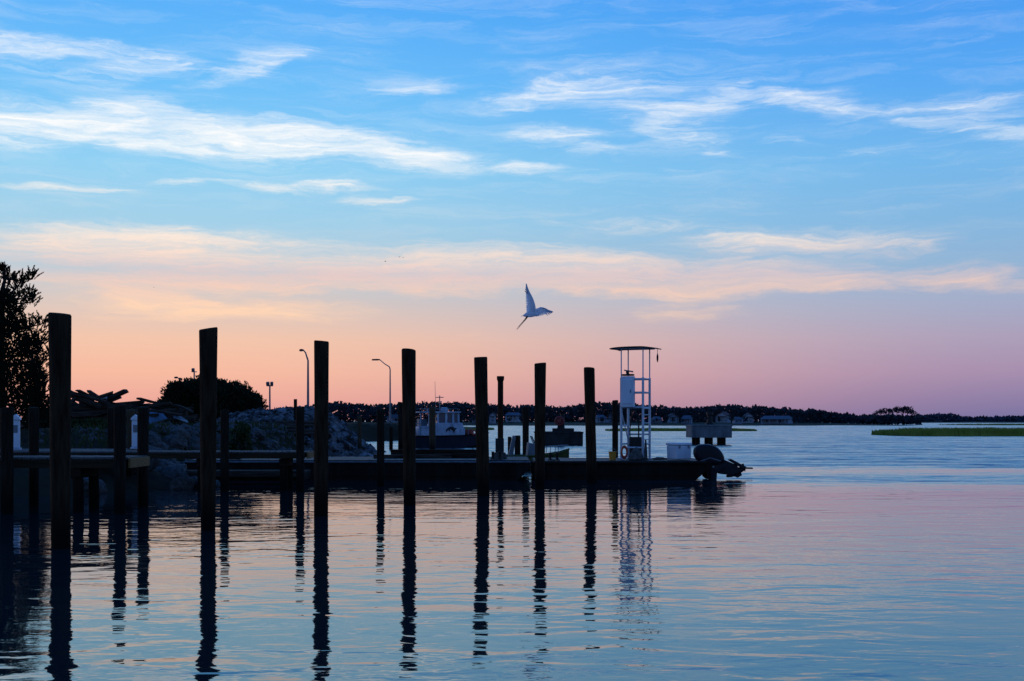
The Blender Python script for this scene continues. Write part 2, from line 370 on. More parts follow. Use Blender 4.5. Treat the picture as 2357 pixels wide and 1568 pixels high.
for j in range(ny):
    for i in range(nx):
        a = j*(nx+1)+i; mb.f.append((a, a+nx+1, a+nx+2, a+1))
mb.build('ground', M['earth'], kind='structure', smooth=True)
# grass on the bank (uncountable)
mb = MB()
for _ in range(9000):
    y = R.uniform(33, 75); x = interp(shore, y)-abs(R.gauss(0, 3))-.4
    z = land_z(x, y)
    if z < .35 or noise.noise(Vector((x*.5, y*.5, 9))) < -.1: continue
    mb.leaf((x, y, z-.03), (R.uniform(-.5, .5), R.uniform(-.5, .5), 1), R.uniform(.12, .4), .035, R)
mb.build('bank_grass', M['weed'], kind='stuff')
# far shore, marsh ground
def strip(name, x0, x1, y0, y1, h, m, seed=0, n=80, k=6):
    mb = MB()
    for j in range(k+1):
        for i in range(n+1):
            u = i/n; v = j/k; x = lerp(x0, x1, u)
            e = min(1, math.sin(math.pi*v)*1.6)*min(1, u*9, (1-u)*9)
            y = lerp(y0, y1, v)+(y1-y0)*.15*noise.noise(Vector((x*.05, v, seed)))
            mb.v.append((x, y, -.1+h*e*(1+.25*noise.noise(Vector((x*.08, y*.08, seed))))))
    for j in range(k):
        for i in range(n):
            a = j*(n+1)+i; mb.f.append((a, a+1, a+n+2, a+n+1))
    return mb.build(name, m, kind='structure', smooth=True)
strip('far_shore_ground', X(430, 400), X(2150, 400), 395, 640, 1.2, M['farland'], 1)
strip('distant_shore_ground', X(1900, 900), X(2900, 900), 860, 1300, 1.2, M['farland'], 2)
def marsh(x0, x1, y0, y1, h, nb, seed, bl=.75):
    strip('marsh_bank', x0, x1, y0, y1, .25, M['marshbase'], seed, 60)
    mb = MB(); r = random.Random(seed)
    for _ in range(nb):
        u = r.random(); v = r.random()**1.4*.9+.04
        e = min(1, u*7, (1-u)*7)
        if math.sin(math.pi*min(1, v))*min(1, u*9, (1-u)*9) < .12: continue
        x = lerp(x0, x1, u); y = lerp(y0, y1, v)
        hh = h*bl*r.uniform(.7, 1.15)*(.6+.4*e)*(1+.22*noise.noise(Vector((x*.25, y*.2, seed))))
        wd = .06+h*.05; lx = r.uniform(-.15, .15)
        mb.add([(x-wd, y, .02), (x+wd, y, .02), (x+lx, y+r.uniform(-.1, .1), hh)], [(0, 1, 2)])
    mb.build('marsh_grass', M['marsh'], kind='stuff')
marsh(X(2008, 141), X(2800, 131), 131, 147, 1.08, 16000, 11)
marsh(X(1385, 204), X(1750, 195), 192, 206, .6, 5000, 12)
marsh(X(820, 215), X(1140, 215), 212, 235, .7, 5000, 13)
marsh(X(2190, 440), X(2900, 420), 420, 470, .8, 6000, 14)

# shell / gravel rubble mound
def mound_z(x, y):
    u = (x+10.4)/3.6; v = (y-61)/4.2
    d = u*u+v*v
    a = max(0, 1-d)**.8*1.1
    u2 = (x+12.4)/2.6; v2 = (y-62)/3.5
    q = max(a, max(0, 1-u2*u2-v2*v2)**.7*1.1)
    return q*(1+.5*noise.noise(Vector((x*.9, y*.9, 2))))
MS = .6
mb = MB(); mr = random.Random(4)
tpl = []
for k in range(6):
    q = MB().rock((0, 0, 0), 1, k+20, (1, 1, .75), 1); tpl.append(q)
for _ in range(2800):
    x = mr.uniform(-15, -6.8); y = mr.uniform(55.5, 65)
    if mound_z(x, y) <= 0.02 and mr.random() < .7: continue
    z = max(land_z(x, y), -.1)+mound_z(x, y)*MS
    q = mr.choice(tpl); s = abs(mr.gauss(.1, .12))+.05; a = mr.random()*6
    ca, sa = math.cos(a), math.sin(a)
    mb.add([(x+s*(v[0]*ca-v[1]*sa), y+s*(v[0]*sa+v[1]*ca), z+s*v[2]) for v in q.v], q.f)
n = 40
base = MB()
for j in range(n+1):
    for i in range(n+1):
        x = lerp(-15.5, -6.6, i/n); y = lerp(56, 66, j/n); base.v.append((x, y, max(land_z(x, y), -.1)+mound_z(x, y)*MS-.08))
for j in range(n):
    for i in range(n):
        a = j*(n+1)+i; base.f.append((a, a+1, a+n+2, a+n+1))
mb.add(base.v, base.f)
mb.build('rubble_mound', M['shell'], kind='stuff')
# loose stones strewn over the bank slope
mb = MB()
for _ in range(1500):
    y = mr.uniform(35, 57); x = interp(shore, y)-abs(mr.gauss(0, 2.2))
    z = land_z(x, y)
    if z < .05: continue
    q = mr.choice(tpl); s = abs(mr.gauss(0, .09))+.04; a = mr.random()*6
    ca, sa = math.cos(a), math.sin(a)
    mb.add([(x+s*(v[0]*ca-v[1]*sa), y+s*(v[0]*sa+v[1]*ca), z+s*v[2]) for v in q.v], q.f)
mb.build('bank_stones', M['rock'], kind='stuff')

# shoreline boulders
protos = []
bg = 'boulders along the dark bank under the piers'
for i in range(64):
    y = R.uniform(28.5, 40) if i < 46 else R.uniform(40, 60)
    x = interp(shore, y)-R.uniform(-.6, 1.6); z = max(0, land_z(x, y)); s = R.uniform(.2, .46)
    if len(protos) < 5:
        o = MB().rock((0, 0, 0), 1, i, (1, .9, .7), 2).build('boulder', M['rock'], smooth=True)
        tag(o, 'dark angular boulder lying on the bank below the dock', 'boulder', bg); protos.append(o)
    else:
        o = protos[i % 5].copy(); C.objects.link(o)
    o.location = (x, y, z+s*.15); o.scale = (s, s, s); o.rotation_euler = (R.uniform(-.3, .3), R.uniform(-.3, .3), R.random()*6)

# ------------------------------------------------------------------ piles
def pile(name, label, ptop, pbot, wtop, wbot, ytop, D, m, group=None, seed=0, zb=-1.2, cat='pile'):
    zt = Z(ytop, D); rt = wtop/2/F*D; rb = wbot/2/F*D
    xt = X(ptop, D); xb = X(pbot, D)
    mb = MB(); n = 24; rings = 26; vs = []; fs = []; r = random.Random(seed)
    sl = (r.uniform(-.04, .04), r.uniform(-.04, .04))
    levels = [lerp(zb, zt, k/rings) for k in range(rings)]+[zt-rt*.14, zt-.0]
    for i, z in enumerate(levels):
        tt = (z-0)/max(zt, .01); cx = lerp(xb, xt, tt)-xb; rr = lerp(rb, rt, max(0, min(1, tt)))
        if i == len(levels)-1: rr *= .93
        for k in range(n):
            a = 2*math.pi*k/n
            q = rr*(1+.045*noise.noise(Vector((math.cos(a)*1.2, math.sin(a)*1.2, z*.7+seed*5)))+.03*noise.noise(Vector((math.cos(a)*4, math.sin(a)*4, z*.5+seed*9))))
            zz = z+(sl[0]*math.cos(a)+sl[1]*math.sin(a))*(1 if i >= len(levels)-2 else 0)*rr*4
            vs.append((cx+q*math.cos(a), q*math.sin(a), zz))
    for i in range(len(levels)-1):
        for k in range(n):
            a = i*n+k; b2 = i*n+(k+1) % n; fs.append((a, b2, b2+n, a+n))
    e = (len(levels)-1)*n
    vs.append((xt-xb, 0, zt+.005)); c = len(vs)-1
    for k in range(n): fs.append((e+k, e+(k+1) % n, c))
    mb.add(vs, fs)
    o = mb.build(name, m, loc=(xb, D, 0), smooth=True)
    return tag(o, label, cat, group)
gp = 'tall round mooring piles in a receding row'
big = [(137.5,140.5,51,43,722,16.2,'tallest and nearest mooring pile, leftmost of the tall front row'),
 (479.5,479,41,33,756,18.8,'second tall mooring pile from the left, rising before the dark shrubs'),
 (740,739,34,32,785,21.7,'third tall mooring pile from the left, before the end of the long pier'),
 (940.5,943,33,28,805,24.4,'fourth tall mooring pile, just left of the white cabin workboat'),
 (1106.5,1112.5,31,28,822,27.4,'fifth tall mooring pile, between the workboat and the thin rusty pile'),
 (1243.5,1242.5,27,22,836,30.1,'sixth tall mooring pile, in front of the lime yellow skiff'),
 (1356,1362.5,25,23,847,32.9,'seventh and last tall mooring pile, nearest the white steel tower')]
for i, (a, b_, wt, wb, yt, D, lab) in enumerate(big):
    pile('mooring_pile', lab, a, b_, wt, wb, yt, D, M['pile'], gp, i+1)
gd = 'short dark dock piles beside the piers'
for i, (c, wd, yt, D, m, lab) in enumerate([
 (16,29,938,22.25,'dockpile','short dock pile at the left edge of the picture, on the near pier'),
 (78,23,938,24.1,'dockpile','short dock pile behind the near pier, left of the tallest mooring pile'),
 (276,27,936,22.2,'dockpile','dark dock pile in front of the near pier close to its end'),
 (255,15,938,33.5,'dockpile','thin dock pile mostly hidden behind the dock pile near the pier end'),
 (301,18,943,33.3,'tanpile','tan brown short pile between two dark dock piles'),
 (329,26,937,24.0,'dockpile','dock pile standing behind the pale end board of the near pier'),
 (517,20,943,29.05,'dockpile','thin dock pile right of the second tall mooring pile'),
 (691,19,937,29.05,'dockpile','dock pile just short of the end of the long pier'),
 (876,18,944,31.3,'dockpile','lone thin pile between the third and fourth tall mooring piles'),
 (680,8,919,57,'dockpile','slim post poking up behind the end of the long pier'),
 (828,10,958,58.5,'tanpile','slim brown post on the lower slope of the rubble mound'),
 (900,9,984,72,'dockpile','low slim stub pile left of the workboat'),
 (922,12,926,71,'dockpile','slim pile half hidden behind the fourth tall mooring pile'),
 (995,15,937,66,'tanpile','brown pile standing in front of the white workboat cabin'),
 (1210,15,937,44,'dockpile','dark pile between the thin rusty pile and the sixth mooring pile'),
 (1191,14,1003,43,'dockpile','thicker low stub pile left of the lime yellow skiff'),
 (1173,9,1006,47,'dockpile','thinnest low stub pile right beside the rusty steel pile'),
 (1416,14,922,41,'dockpile','dark pile just left of the white steel tower')]):
    pile('dock_pile', lab, c, c, wd, wd*.95, yt, D, M[m], gd, 20+i)
# rusty steel pile with flared cap
D = 46.; t_ = thing('steel_pile', 'thin rusty steel pipe pile with a flared cap', 'pile', (X(1152, D), D, 0))
r0 = 6.5/F*D; zt = Z(866, D)
MB().tube([(0, 0, -1), (0, 0, 1), (0, 0, zt-.12)], r0, 16).build('shaft', M['rust'], t_, smooth=True)
MB().tube([(0, 0, zt-.2), (0, 0, zt-.12), (0, 0, zt-.02), (0, 0, zt)], [r0*1.02, r0*1.3, r0*1.32, r0*1.2], 16).build('cap', M['rust'], t_, smooth=True)
MB().box((-.03, 0, .75), (.32, .32, .55)).build('collar', M['darksteel'], t_, bevel=.02)

# ------------------------------------------------------------------ piers
def pier(label, x0, x1, y0, y1, zt, posts, fh):
    t_ = thing('finger_pier', label, 'pier', (x1, y0, 0))
    Ln = x1-x0; W = y1-y0; mb = MB(); k = int(Ln/.15)
    for i in range(k):
        x = -Ln+(i+.5)*Ln/k
        mb.box((x, W/2+R.uniform(-.008, .008), zt-.02+R.uniform(-.003, .003)), (Ln/k-.012, W+.06, .038))
    mb.build('deck', M['deck'], t_)
    for s in (0.0, W):
        MB().box((-Ln/2-.02, s, zt-.04-fh/2), (Ln-.06, .045, fh)).build('fascia_board', M['fascia'], t_, bevel=.006)
    MB().box((.014, W/2, zt-.03-fh/2), (.045, W+.05, fh+.02)).build('end_board', M['fresh'], t_, bevel=.008)
    for p in posts:
        MB().box((p, W/2, zt-.14-fh), (.18, W*.95, .18)).build('cross_beam', M['darkwood'], t_, bevel=.01)
        for s in (.15, W-.15):
            MB().tube([(p, s, -1), (p+.01, s, .2), (p, s, zt-.1-fh)], [.1, .1, .095], 12).build('support_post', M['dockpile'], t_, smooth=True)
    return t_
pier('near finger pier with a pale wooden end board between short dock piles', -12.5, X(297, 22.5), 22.5, 23.65, 1.02, [-1.0, -4.3], .16)
pier('long farther pier ending beside the third tall mooring pile', -18, X(707, 29.4), 29.4, 30.4, .95, [-.6, -2.6, -4.6, -6.6, -8.6, -10.6], .13)
t_ = thing('boardwalk', 'low wide boardwalk along the bank at the left edge, carrying the white pedestals', 'boardwalk', (X(290, 32), 30.8, 0))
mb = MB()
for i in range(50): mb.box((-.1-i*.2, 1.25, .91), (.186, 2.4, .04))
mb.build('deck', M['deck'], t_)
MB().box((.03, 1.25, .81), (.05, 2.4, .2)).build('fascia_board', M['fascia'], t_)
for p in (-.8, -3.2, -5.6):
    for s in (.3, 2.1): MB().tube([(p, s, -1), (p, s, .88)], .1, 12).build('support_post', M['dockpile'], t_, smooth=True)

def pedestal(px, D, label, sc=1.0):
    t_ = thing('power_pedestal', label, 'power pedestal', (X(px, D), D, .932), .2, 'white dock power pedestals')
    MB().box((0, 0, .03), (.24, .22, .06)).build('base', M['whitedirty'], t_, bevel=.01)
    MB().box((0, 0, .42), (.18, .16, .72)).build('cabinet', M['white'], t_, bevel=.015)
    MB().prism([(-.12, .78), (.12, .78), (.1, .84), (0, .93), (-.1, .84)], -.11, .11).build('cap', M['white'], t_, bevel=.01)
    MB().box((0, -.084, .55), (.11, .012, .2)).build('socket_cover', M['steel'], t_, bevel=.004)
pedestal(37, 31.5, 'white dock power pedestal right of the pile at the left edge')
pedestal(312, 32.6, 'white dock power pedestal mostly hidden between two short piles')

# low float
t_ = thing('timber_float', 'low brown timber float lying between the long pier and barge', 'float', (X(555, 31.9), 31.9, 0))
MB().box((0, .55, .22), (3.3, 1.0, .2)).build('pontoon', M['darkwood'], t_, bevel=.03)
mb = MB()
for i in range(16): mb.box((-1.55+i*.207, .55, .345), (.19, 1.1, .04))
mb.build('deck', M['timber'], t_)
MB().box((0, -.03, .3), (3.36, .05, .16)).build('edge_beam', M['timber'], t_, bevel=.01)

# ------------------------------------------------------------------ barges
def barge(label, x0, x1, y0, y1, zt, bitts, rimm):
    t_ = thing('work_barge', label, 'barge', ((x0+x1)/2, y0, 0)); hl = (x1-x0)/2; W = y1-y0
    MB().prism([(-hl+.5, -.4), (hl-.9, -.4), (hl-.35, .02), (hl, zt-.2), (hl, zt), (-hl, zt), (-hl, .1)], 0, W).build('hull', M['hull'], t_, bevel=.02)
    MB().box((0, W/2, zt+.012), (2*hl-.1, W-.1, .024)).build('deck', M['darksteel'], t_)
    for y in (-.03, W+.03):
        MB().tube([(-hl, y, zt-.03), (0, y, zt-.03), (hl, y, zt-.03)], .03, 10).build('rub_rail', M[rimm], t_, smooth=True)
    MB().box((0, -.012, .16), (2*hl-.9, .03, .05)).build('lower_rail', M['hull'], t_)
    k = int(hl*2/1.2)
    for i in range(k):
        MB().box((-hl+.6+i*1.2, -.012, zt*.45+.1), (.05, .028, zt*.62)).build('side_rib', M['hull'], t_)
    for bx in bitts:
        bt = MB().box((bx, .25, zt+.05), (.34, .18, .03)).build('bitt', M['darksteel'], t_)
        for s in (-.1, .1): MB().tube([(bx+s, .25, zt+.06), (bx+s, .25, zt+.24), (bx+s, .25, zt+.26)], [.04, .04, .055], 10).build('bitt_post', M['darksteel'], bt, smooth=True)
    return t_
barge('long black work barge with a pale steel rim behind the tall piles', X(425, 34.2), X(1221, 34.2), 34.2, 37.6, .56, [-3.5, 3.9], 'rim')
ZD2 = .52
barge('short black barge carrying the white tower, cooler and outboard motor', X(1226, 34.6), X(1632, 34.6), 34.6, 37.8, ZD2, [-1.9], 'hull')
# items on the left barge
tag(MB().tube([P(428, 1064, 34.9), P(560, 1064, 34.9), P(680, 1064, 34.9)], .05, 12).build('steel_pipe', M['steel'], smooth=True), 'pale steel pipe lying on the left end of the long barge', 'pipe')
tag(MB().box((X(950, 36), 36, .64), (2.3, .3, .1), (0, 0, .04)).build('timber_beam', M['timber'], bevel=.01), 'long timber beam lying flat on the long barge deck, left of the fourth pile', 'beam')
tag(MB().box((X(1060, 36.2), 36.2, .65), (1.6, .25, .12), (0, 0, -.05)).build('timber_beam', M['darkwood'], bevel=.01), 'dark timber beam lying on the long barge left of the fifth pile', 'beam')
tag(MB().box((X(1010, 37), 37, .70), (2.9, .3, .24), (0, 0, .02)).build('timber_beam', M['darkwood'], bevel=.012), 'thick dark timber beam behind the thinner beams on the long barge', 'beam')
mb = MB()
for k in range(5): mb.torus((X(1150, 35.4), 35.4, .61+k*.035), .2-.01*k, .022, 'z', 18, 6)
tag(mb.build('rope_coil', M['canvas'], smooth=True), 'coil of rope on the long barge deck below the rusty pile', 'rope')

# ------------------------------------------------------------------ tower on the right barge
zd = ZD2+.026
A = Vector((X(1430, 35.9), 35.9)); Bb = Vector((X(1446, 36.5), 36.5)); Cc = Vector((X(1480, 35.6), 35.6)); E = Cc+(Bb-A)
ctr = (A+E)/2
t_ = thing('steering_tower', 'white steel pipe tower with flat canopy and control box on the barge', 'tower', (ctr.x, ctr.y, zd))
loc = lambda q, z: Vector((q.x-ctr.x, q.y-ctr.y, z-zd))
zm = Z(870, 36); ztop = Z(803, 36)
for q in (A, Bb, Cc, E):
    MB().tube([loc(q, zd), loc(q, zm)], .036, 12).build('leg', M['whitedirty'], t_, smooth=True)
    MB().tube([loc(q, zm), loc(q, ztop+.01)], .019, 10).build('canopy_post', M['white'], t_, smooth=True)
    MB().box(loc(q, zd+.012), (.14, .14, .02)).build('foot_plate', M['whitedirty'], t_)
for (p, q, yy) in ((A, Cc, 873), (Cc, E, 873), (A, Bb, 873), (Bb, E, 873), (Cc, E, 904), (Bb, E, 904), (Bb, E, 938), (A, Cc, 938), (A, Bb, 938), (Cc, E, 940), (A, Bb, 1022), (Cc, E, 1022), (Bb, E, 1000), (A, Bb, 980), (A, Cc, 1030)):
    MB().tube([loc(p, Z(yy, 36)), loc(q, Z(yy, 36))], .026, 10).build('crossbar', M['whitedirty'], t_, smooth=True)
for k in range(5):
    yy = 955+k*19; MB().tube([loc(Cc, Z(yy, 36)), loc(Cc.lerp(E, 1), Z(yy, 36))], .013, 8).build('rung', M['whitedirty'], t_, smooth=True)
MB().tube([loc(A, Z(945, 36)), loc(Bb, Z(1015, 36))], .016, 8).build('diagonal_brace', M['whitedirty'], t_, smooth=True)
# canopy : thin sheet with drooping ends
ux = (Cc-A).normalized(); uy = (Bb-A).normalized()
mb = MB(); n = 14
for s in (0, 1):
    for j in range(5):
        for i in range(n+1):
            u = lerp(-.66, .66, i/n); v = lerp(-.48, .48, j/4)
            q = ctr+ux*u+uy*v
            z = ztop+.03-.045*(abs(u)/.66)**3-.01*(v/.48)**2+(.03 if s else 0)+.012*noise.noise(Vector((u*3, v*3, 1)))
            mb.v.append(tuple(loc(q, z)))
for s in (0, 1):
    o_ = s*5*(n+1)
    for j in range(4):
        for i in range(n):
            a = o_+j*(n+1)+i; mb.f.append((a, a+1, a+n+2, a+n+1))
for i in range(n):
    for j in (0, 4):
        a = j*(n+1)+i; mb.f.append((a, a+1, a+1+5*(n+1), a+5*(n+1)))
for j in range(4):
    for i in (0, n):
        a = j*(n+1)+i; mb.f.append((a, a+n+1, a+n+1+5*(n+1), a+5*(n+1)))
mb.build('canopy', M['darksteel'], t_)
for v in (-.32, .32):
    MB().tube([loc(ctr+ux*-.5+uy*v, ztop), loc(ctr+ux*.5+uy*v, ztop)], .018, 8).build('canopy_beam', M['white'], t_, smooth=True)
hq = ctr+ux*.6+uy*.28
hk = MB().tube([loc(hq, ztop), loc(hq, Z(818, 36))], .008, 6).build('hanging_line', M['darksteel'], t_)
MB().tube([loc(hq, Z(814, 36)), loc(hq, Z(820, 36)), loc(hq, Z(828, 36)), loc(hq, Z(834, 36))], [.012, .03, .028, .01], 10).build('hanging_weight', M['darksteel'], hk, smooth=True)
# control box on the front face
cb = A+(Cc-A)*.34-uy*.06
def rbox(c2, z0, z1, wx, wy, rr=None):
    c = loc(c2, (z0+z1)/2); a = math.atan2(ux.y, ux.x)
    return MB().box(c, (wx, wy, z1-z0), (0, 0, a))
cbx = rbox(cb, Z(938, 36), Z(867, 36), .38, .2).build('control_box', M['white'], t_, bevel=.02)
rbox(cb-uy*.11, Z(930, 36), Z(875, 36), .31, .02).build('box_door', M['white'], cbx, bevel=.006)
rbox(cb-uy*.125+ux*.12, Z(905, 36), Z(898, 36), .03, .02).build('door_latch', M['steel'], cbx)
rbox(cb, Z(866, 36), Z(862, 36), .34, .18).build('helm_base', M['darksteel'], t_, bevel=.008)
MB().tube([loc(cb, Z(863, 36)), loc(cb-ux*.02, Z(857, 36)), loc(cb+ux*.03, Z(855, 36))], [.05, .05, .03], 10).build('helm_head', M['darksteel'], t_, smooth=True)
MB().tube([loc(cb-ux*.12, Z(853, 36)), loc(cb+ux*.16, Z(857, 36))], [.018, .022], 8).build('throttle_lever', M['steel'], t_, smooth=True)
rbox(A+(Cc-A)*.8+uy*.1, Z(906, 36), Z(902, 36), .3, .2).build('shelf', M['whitedirty'], t_)
rbox(ctr+uy*.1, Z(1052, 36), Z(1006, 36), .36, .32).build('engine_box', M['darksteel'], t_, bevel=.03)
MB().tube([loc(ctr+ux*.1, Z(1012, 36)), loc(ctr+ux*.1, Z(960, 36)), loc(ctr-ux*.1, Z(940, 36))], .022, 8).build('hose', M['darksteel'], t_, smooth=True)
MB().tube([loc(ctr-ux*.15, Z(1040, 36)), loc(ctr-ux*.18, Z(990, 36)), loc(ctr-ux*.1, Z(945, 36))], .016, 8).build('hose', M['darksteel'], t_, smooth=True)
# items round the tower
o = MB().torus((0, 0, 0), .15, .045, 'y', 24, 10).build('life_ring', M['orange'], loc=P(1437, 1041, 35.4), rz=.4, smooth=True); o.scale = (.6, .8, 1.05)
tag(o, 'orange life ring hanging low on the left side of the white tower', 'life ring')
mb = MB()
mb.tube([(0, 0, .38), (0, 0, .36), (.01, 0, .28), (0, 0, .14), (0, 0, .03), (0, 0, 0)], [.012, .05, .12, .21, .23, .19], 18)
o = mb.build('canvas_bag', M['canvas'], loc=(X(1464, 35.3), 35.3, zd), smooth=True); tag(o, 'tied grey canvas bag standing at the foot of the white tower', 'bag')
t_ = thing('bucket', 'small yellow bucket on barge deck left of the white tower', 'bucket', (X(1410, 35.4), 35.4, zd))
MB().tube([(0, 0, 0), (0, 0, .24), (0, 0, .25)], [.095, .115, .118], 18).build('body', M['yellow'], t_, smooth=True)
MB().torus((0, 0, .24), .117, .009, 'z', 20, 6).build('rim', M['yellow'], t_, smooth=True)
MB().tube([(.115*math.cos(a), -.01, .23+.1*math.sin(a)) for a in [k*math.pi/8 for k in range(9)]], .005, 5).build('handle', M['steel'], t_)
mb = MB()
for k in range(9): mb.tube([(.04*math.cos(k), .02*math.sin(k*2), 0), (.03*math.cos(k*1.7), 0, .25), (.012*math.cos(k), .01, .6)], [.026, .022, .012], 6)
tag(mb.build('rope_bundle', M['canvas'], loc=(X(1486, 35.4), 35.4, zd), smooth=True), 'bundle of rope hanging against the right leg of the white tower', 'rope')
# cooler
D = 35.6; k = D/F; wc = 46*k
t_ = thing('cooler', 'large white cooler box with a lid beside the outboard motor', 'cooler', (X(1564, D), D+.1, zd), .55)
MB().prism([(-wc*.46, .02), (wc*.46, .02), (wc*.49, .42), (-wc*.49, .42)], -.23, .23).build('body', M['white'], t_, bevel=.025)
MB().box((0, 0, .46), (wc*1.02, .5, .075)).build('lid', M['white'], t_, bevel=.02)
for s in (-.17, .17): MB().box((s, -.243, .39), (.05, .02, .1)).build('latch', M['steel'], t_, bevel=.004)
MB().box((wc*.5, 0, .28), (.03, .2, .04)).build('handle', M['steel'], t_, bevel=.006)
mb = MB().tube([(-.22, 0, .03), (-.1, .03, .05), (.08, -.02, .05), (.2, 0, .03)], [.02, .045, .04, .015], 10)
tag(mb.build('rolled_cloth', M['canvas'], loc=(X(1520, 35.3), 35.3, zd), smooth=True), 'small rolled cloth on deck between the tower and cooler', 'cloth')

# ------------------------------------------------------------------ outboard motor (tilted up at the barge end)
D = 35.0; k = D/F
def q_(px, py): return ((px-1640)*k, -(py-1105)*k)     # local x,z ; origin at the foot of the bracket
t_ = thing('outboard_motor', 'black outboard motor tilted up on the end of the barge', 'outboard motor', (X(1640, D), D, Z(1105, D)))
pts = [(1616, 1066), (1601, 1058), (1596, 1044), (1598, 1030), (1610, 1022), (1636, 1023), (1653, 1031), (1664, 1046), (1668, 1060), (1656, 1072), (1634, 1070)]
poly = [q_(*p) for p in pts]; n = len(poly); mb = MB(); cxy = (sum(p[0] for p in poly)/n, sum(p[1] for p in poly)/n)
ys = [(-.22, .7), (-.19, .92), (-.12, 1.02), (0, 1.05), (.12, 1.02), (.19, .92), (.22, .7)]
vs = [(cxy[0]+(p[0]-cxy[0])*s, y, cxy[1]+(p[1]-cxy[1])*s) for y, s in ys for p in poly]; fs = []
for j in range(len(ys)-1):
    for i in range(n): a = j*n+i; b2 = j*n+(i+1) % n; fs.append((a, b2, b2+n, a+n))
fs += [tuple(range(n)), tuple(range((len(ys)-1)*n, len(ys)*n))]
cow = mb.add(vs, fs).build('cowling', M['cowl'], t_, smooth=True, sub=1)
mb = MB(); band = [q_(*p) for p in [(1609, 1060), (1632, 1052), (1658, 1060), (1655, 1062.5), (1632, 1055), (1612, 1062.5)]]
mb.prism(band, -.226, .226).build('cowling_highlight', M['rim'], cow, bevel=.004)  # pale strip standing in for a highlight on the dark cowling
MB().prism([q_(*p) for p in [(1628, 1066), (1658, 1062), (1670, 1073), (1654, 1088), (1632, 1080)]], -.14, .14).build('lower_cowling', M['motorleg'], t_, bevel=.03)
MB().prism([q_(*p) for p in [(1648, 1068), (1666, 1058), (1696, 1071), (1702, 1087), (1680, 1094), (1652, 1090)]], -.08, .08).build('midsection', M['motorleg'], t_, bevel=.02)
MB().prism([q_(*p) for p in [(1676, 1059), (1681, 1056), (1713, 1073), (1710, 1079)]], -.15, .15).build('cavitation_plate', M['motorleg'], t_, bevel=.006)
MB().tube([(q_(1672, 1097)[0], 0, q_(1672, 1097)[1]), (q_(1682, 1093)[0], 0, q_(1682, 1093)[1]), (q_(1702, 1083)[0], 0, q_(1702, 1083)[1]), (q_(1714, 1077)[0], 0, q_(1714, 1077)[1])], [.03, .08, .085, .065], 14).build('gearcase', M['motorleg'], t_, smooth=True)
MB().prism([q_(*p) for p in [(1682, 1094), (1704, 1085), (1708, 1094), (1698, 1100)]], -.014, .014).build('skeg', M['motorleg'], t_)
ax = Vector((.89, 0, .45)).normalized(); pc = Vector((q_(1713, 1077)[0], 0, q_(1713, 1077)[1]))
u1 = ax.cross(Vector((0, 1, 0))).normalized(); u2 = Vector((0, 1, 0))
pr = MB().tube([pc-ax*.05, pc+ax*.02, pc+ax*.06], [.055, .05, .02], 12).build('propeller', M['motorleg'], t_, smooth=True)
for a in (0.5, 2.6, 4.7):
    d = u1*math.cos(a)+u2*math.sin(a); e = ax.cross(d)
    MB().add([pc+d*.03-e*.03-ax*.03, pc+d*.03+e*.03+ax*.03, pc+d*.1+e*.07+ax*.04, pc+d*.14+e*.01, pc+d*.1-e*.06-ax*.04], [(0, 1, 2, 3, 4)]).build('blade', M['motorleg'], pr)
for s in (-.11, .11):
    MB().prism([q_(*p) for p in [(1626, 1062), (1640, 1062), (1650, 1080), (1647, 1112), (1634, 1112), (1627, 1078)]], s-.022, s+.022).build('clamp_bracket', M['motorleg'], t_, bevel=.006)
MB().prism([q_(*p) for p in [(1618, 1062), (1632, 1062), (1630, 1104), (1622, 1098)]], -.45, .45).build('transom_plate', M['hull'], t_, bevel=.01)
MB().tube([(q_(1640, 1074)[0], -.15, q_(1640, 1074)[1]), (q_(1640, 1074)[0], .15, q_(1640, 1074)[1])], .03, 10).build('tilt_pivot', M['steel'], t_, smooth=True)
tag(MB().box(P(1708, 1077.5, 35.9), (.62, .14, .045), (0, .02, .05)).build('plank', M['darkwood'], bevel=.008), 'short dark plank sticking out behind the outboard motor', 'plank')

# ------------------------------------------------------------------ skiff behind
D = 41.5
t_ = thing('skiff', 'lime yellow skiff with bow rail and grey console behind the barge', 'boat', (X(1235, D), D, 0), .12)
secs = [(-1.1, .52, .05, .5), (-.3, .56, 0, .5), (.4, .48, .03, .54), (.85, .28, .14, .62), (1.12, .04, .36, .72)]
mb = MB(); ring = []
for (x, hw, zb, zs) in secs: ring.append([(x, -hw, zs), (x, -hw*.85, zb+.15), (x, 0, zb-.1), (x, hw*.85, zb+.15), (x, hw, zs)])
vs = [v for r_ in ring for v in r_]; fs = []
for j in range(len(secs)-1):
    for i in range(4): a = j*5+i; fs.append((a, a+1, a+6, a+5))
fs.append((0, 1, 2, 3, 4)); mb.add(vs, fs); mb.build('hull', M['lime'], t_, smooth=True)
mb = MB(); 
for s in (-1, 1): mb.tube([(x, s*hw, zs) for (x, hw, zb, zs) in secs], .03, 8)
mb.build('gunwale', M['lime'], t_, smooth=True)
MB().add([(x, s*hw*.94, zs-.12) for (x, hw, zb, zs) in secs for s in (-1, 1)], [(0, 1, 3, 2), (2, 3, 5, 4), (4, 5, 7, 6), (6, 7, 9, 8)]).build('deck', M['darksteel'], t_)
for s in (-1, 1):
    rl = MB().tube([(.1, s*.5, .54), (.2, s*.5, .8), (.6, s*.42, .83), (.95, s*.2, .85), (1.1, s*.03, .85)], .014, 8).build('bow_rail', M['steel'], t_, smooth=True)
    MB().tube([(.7, s*.36, .58), (.7, s*.36, .84)], .012, 6).build('rail_post', M['steel'], rl)
    MB().tube([(.4, s*.46, .55), (.42, s*.46, .82)], .012, 6).build('rail_post', M['steel'], rl)
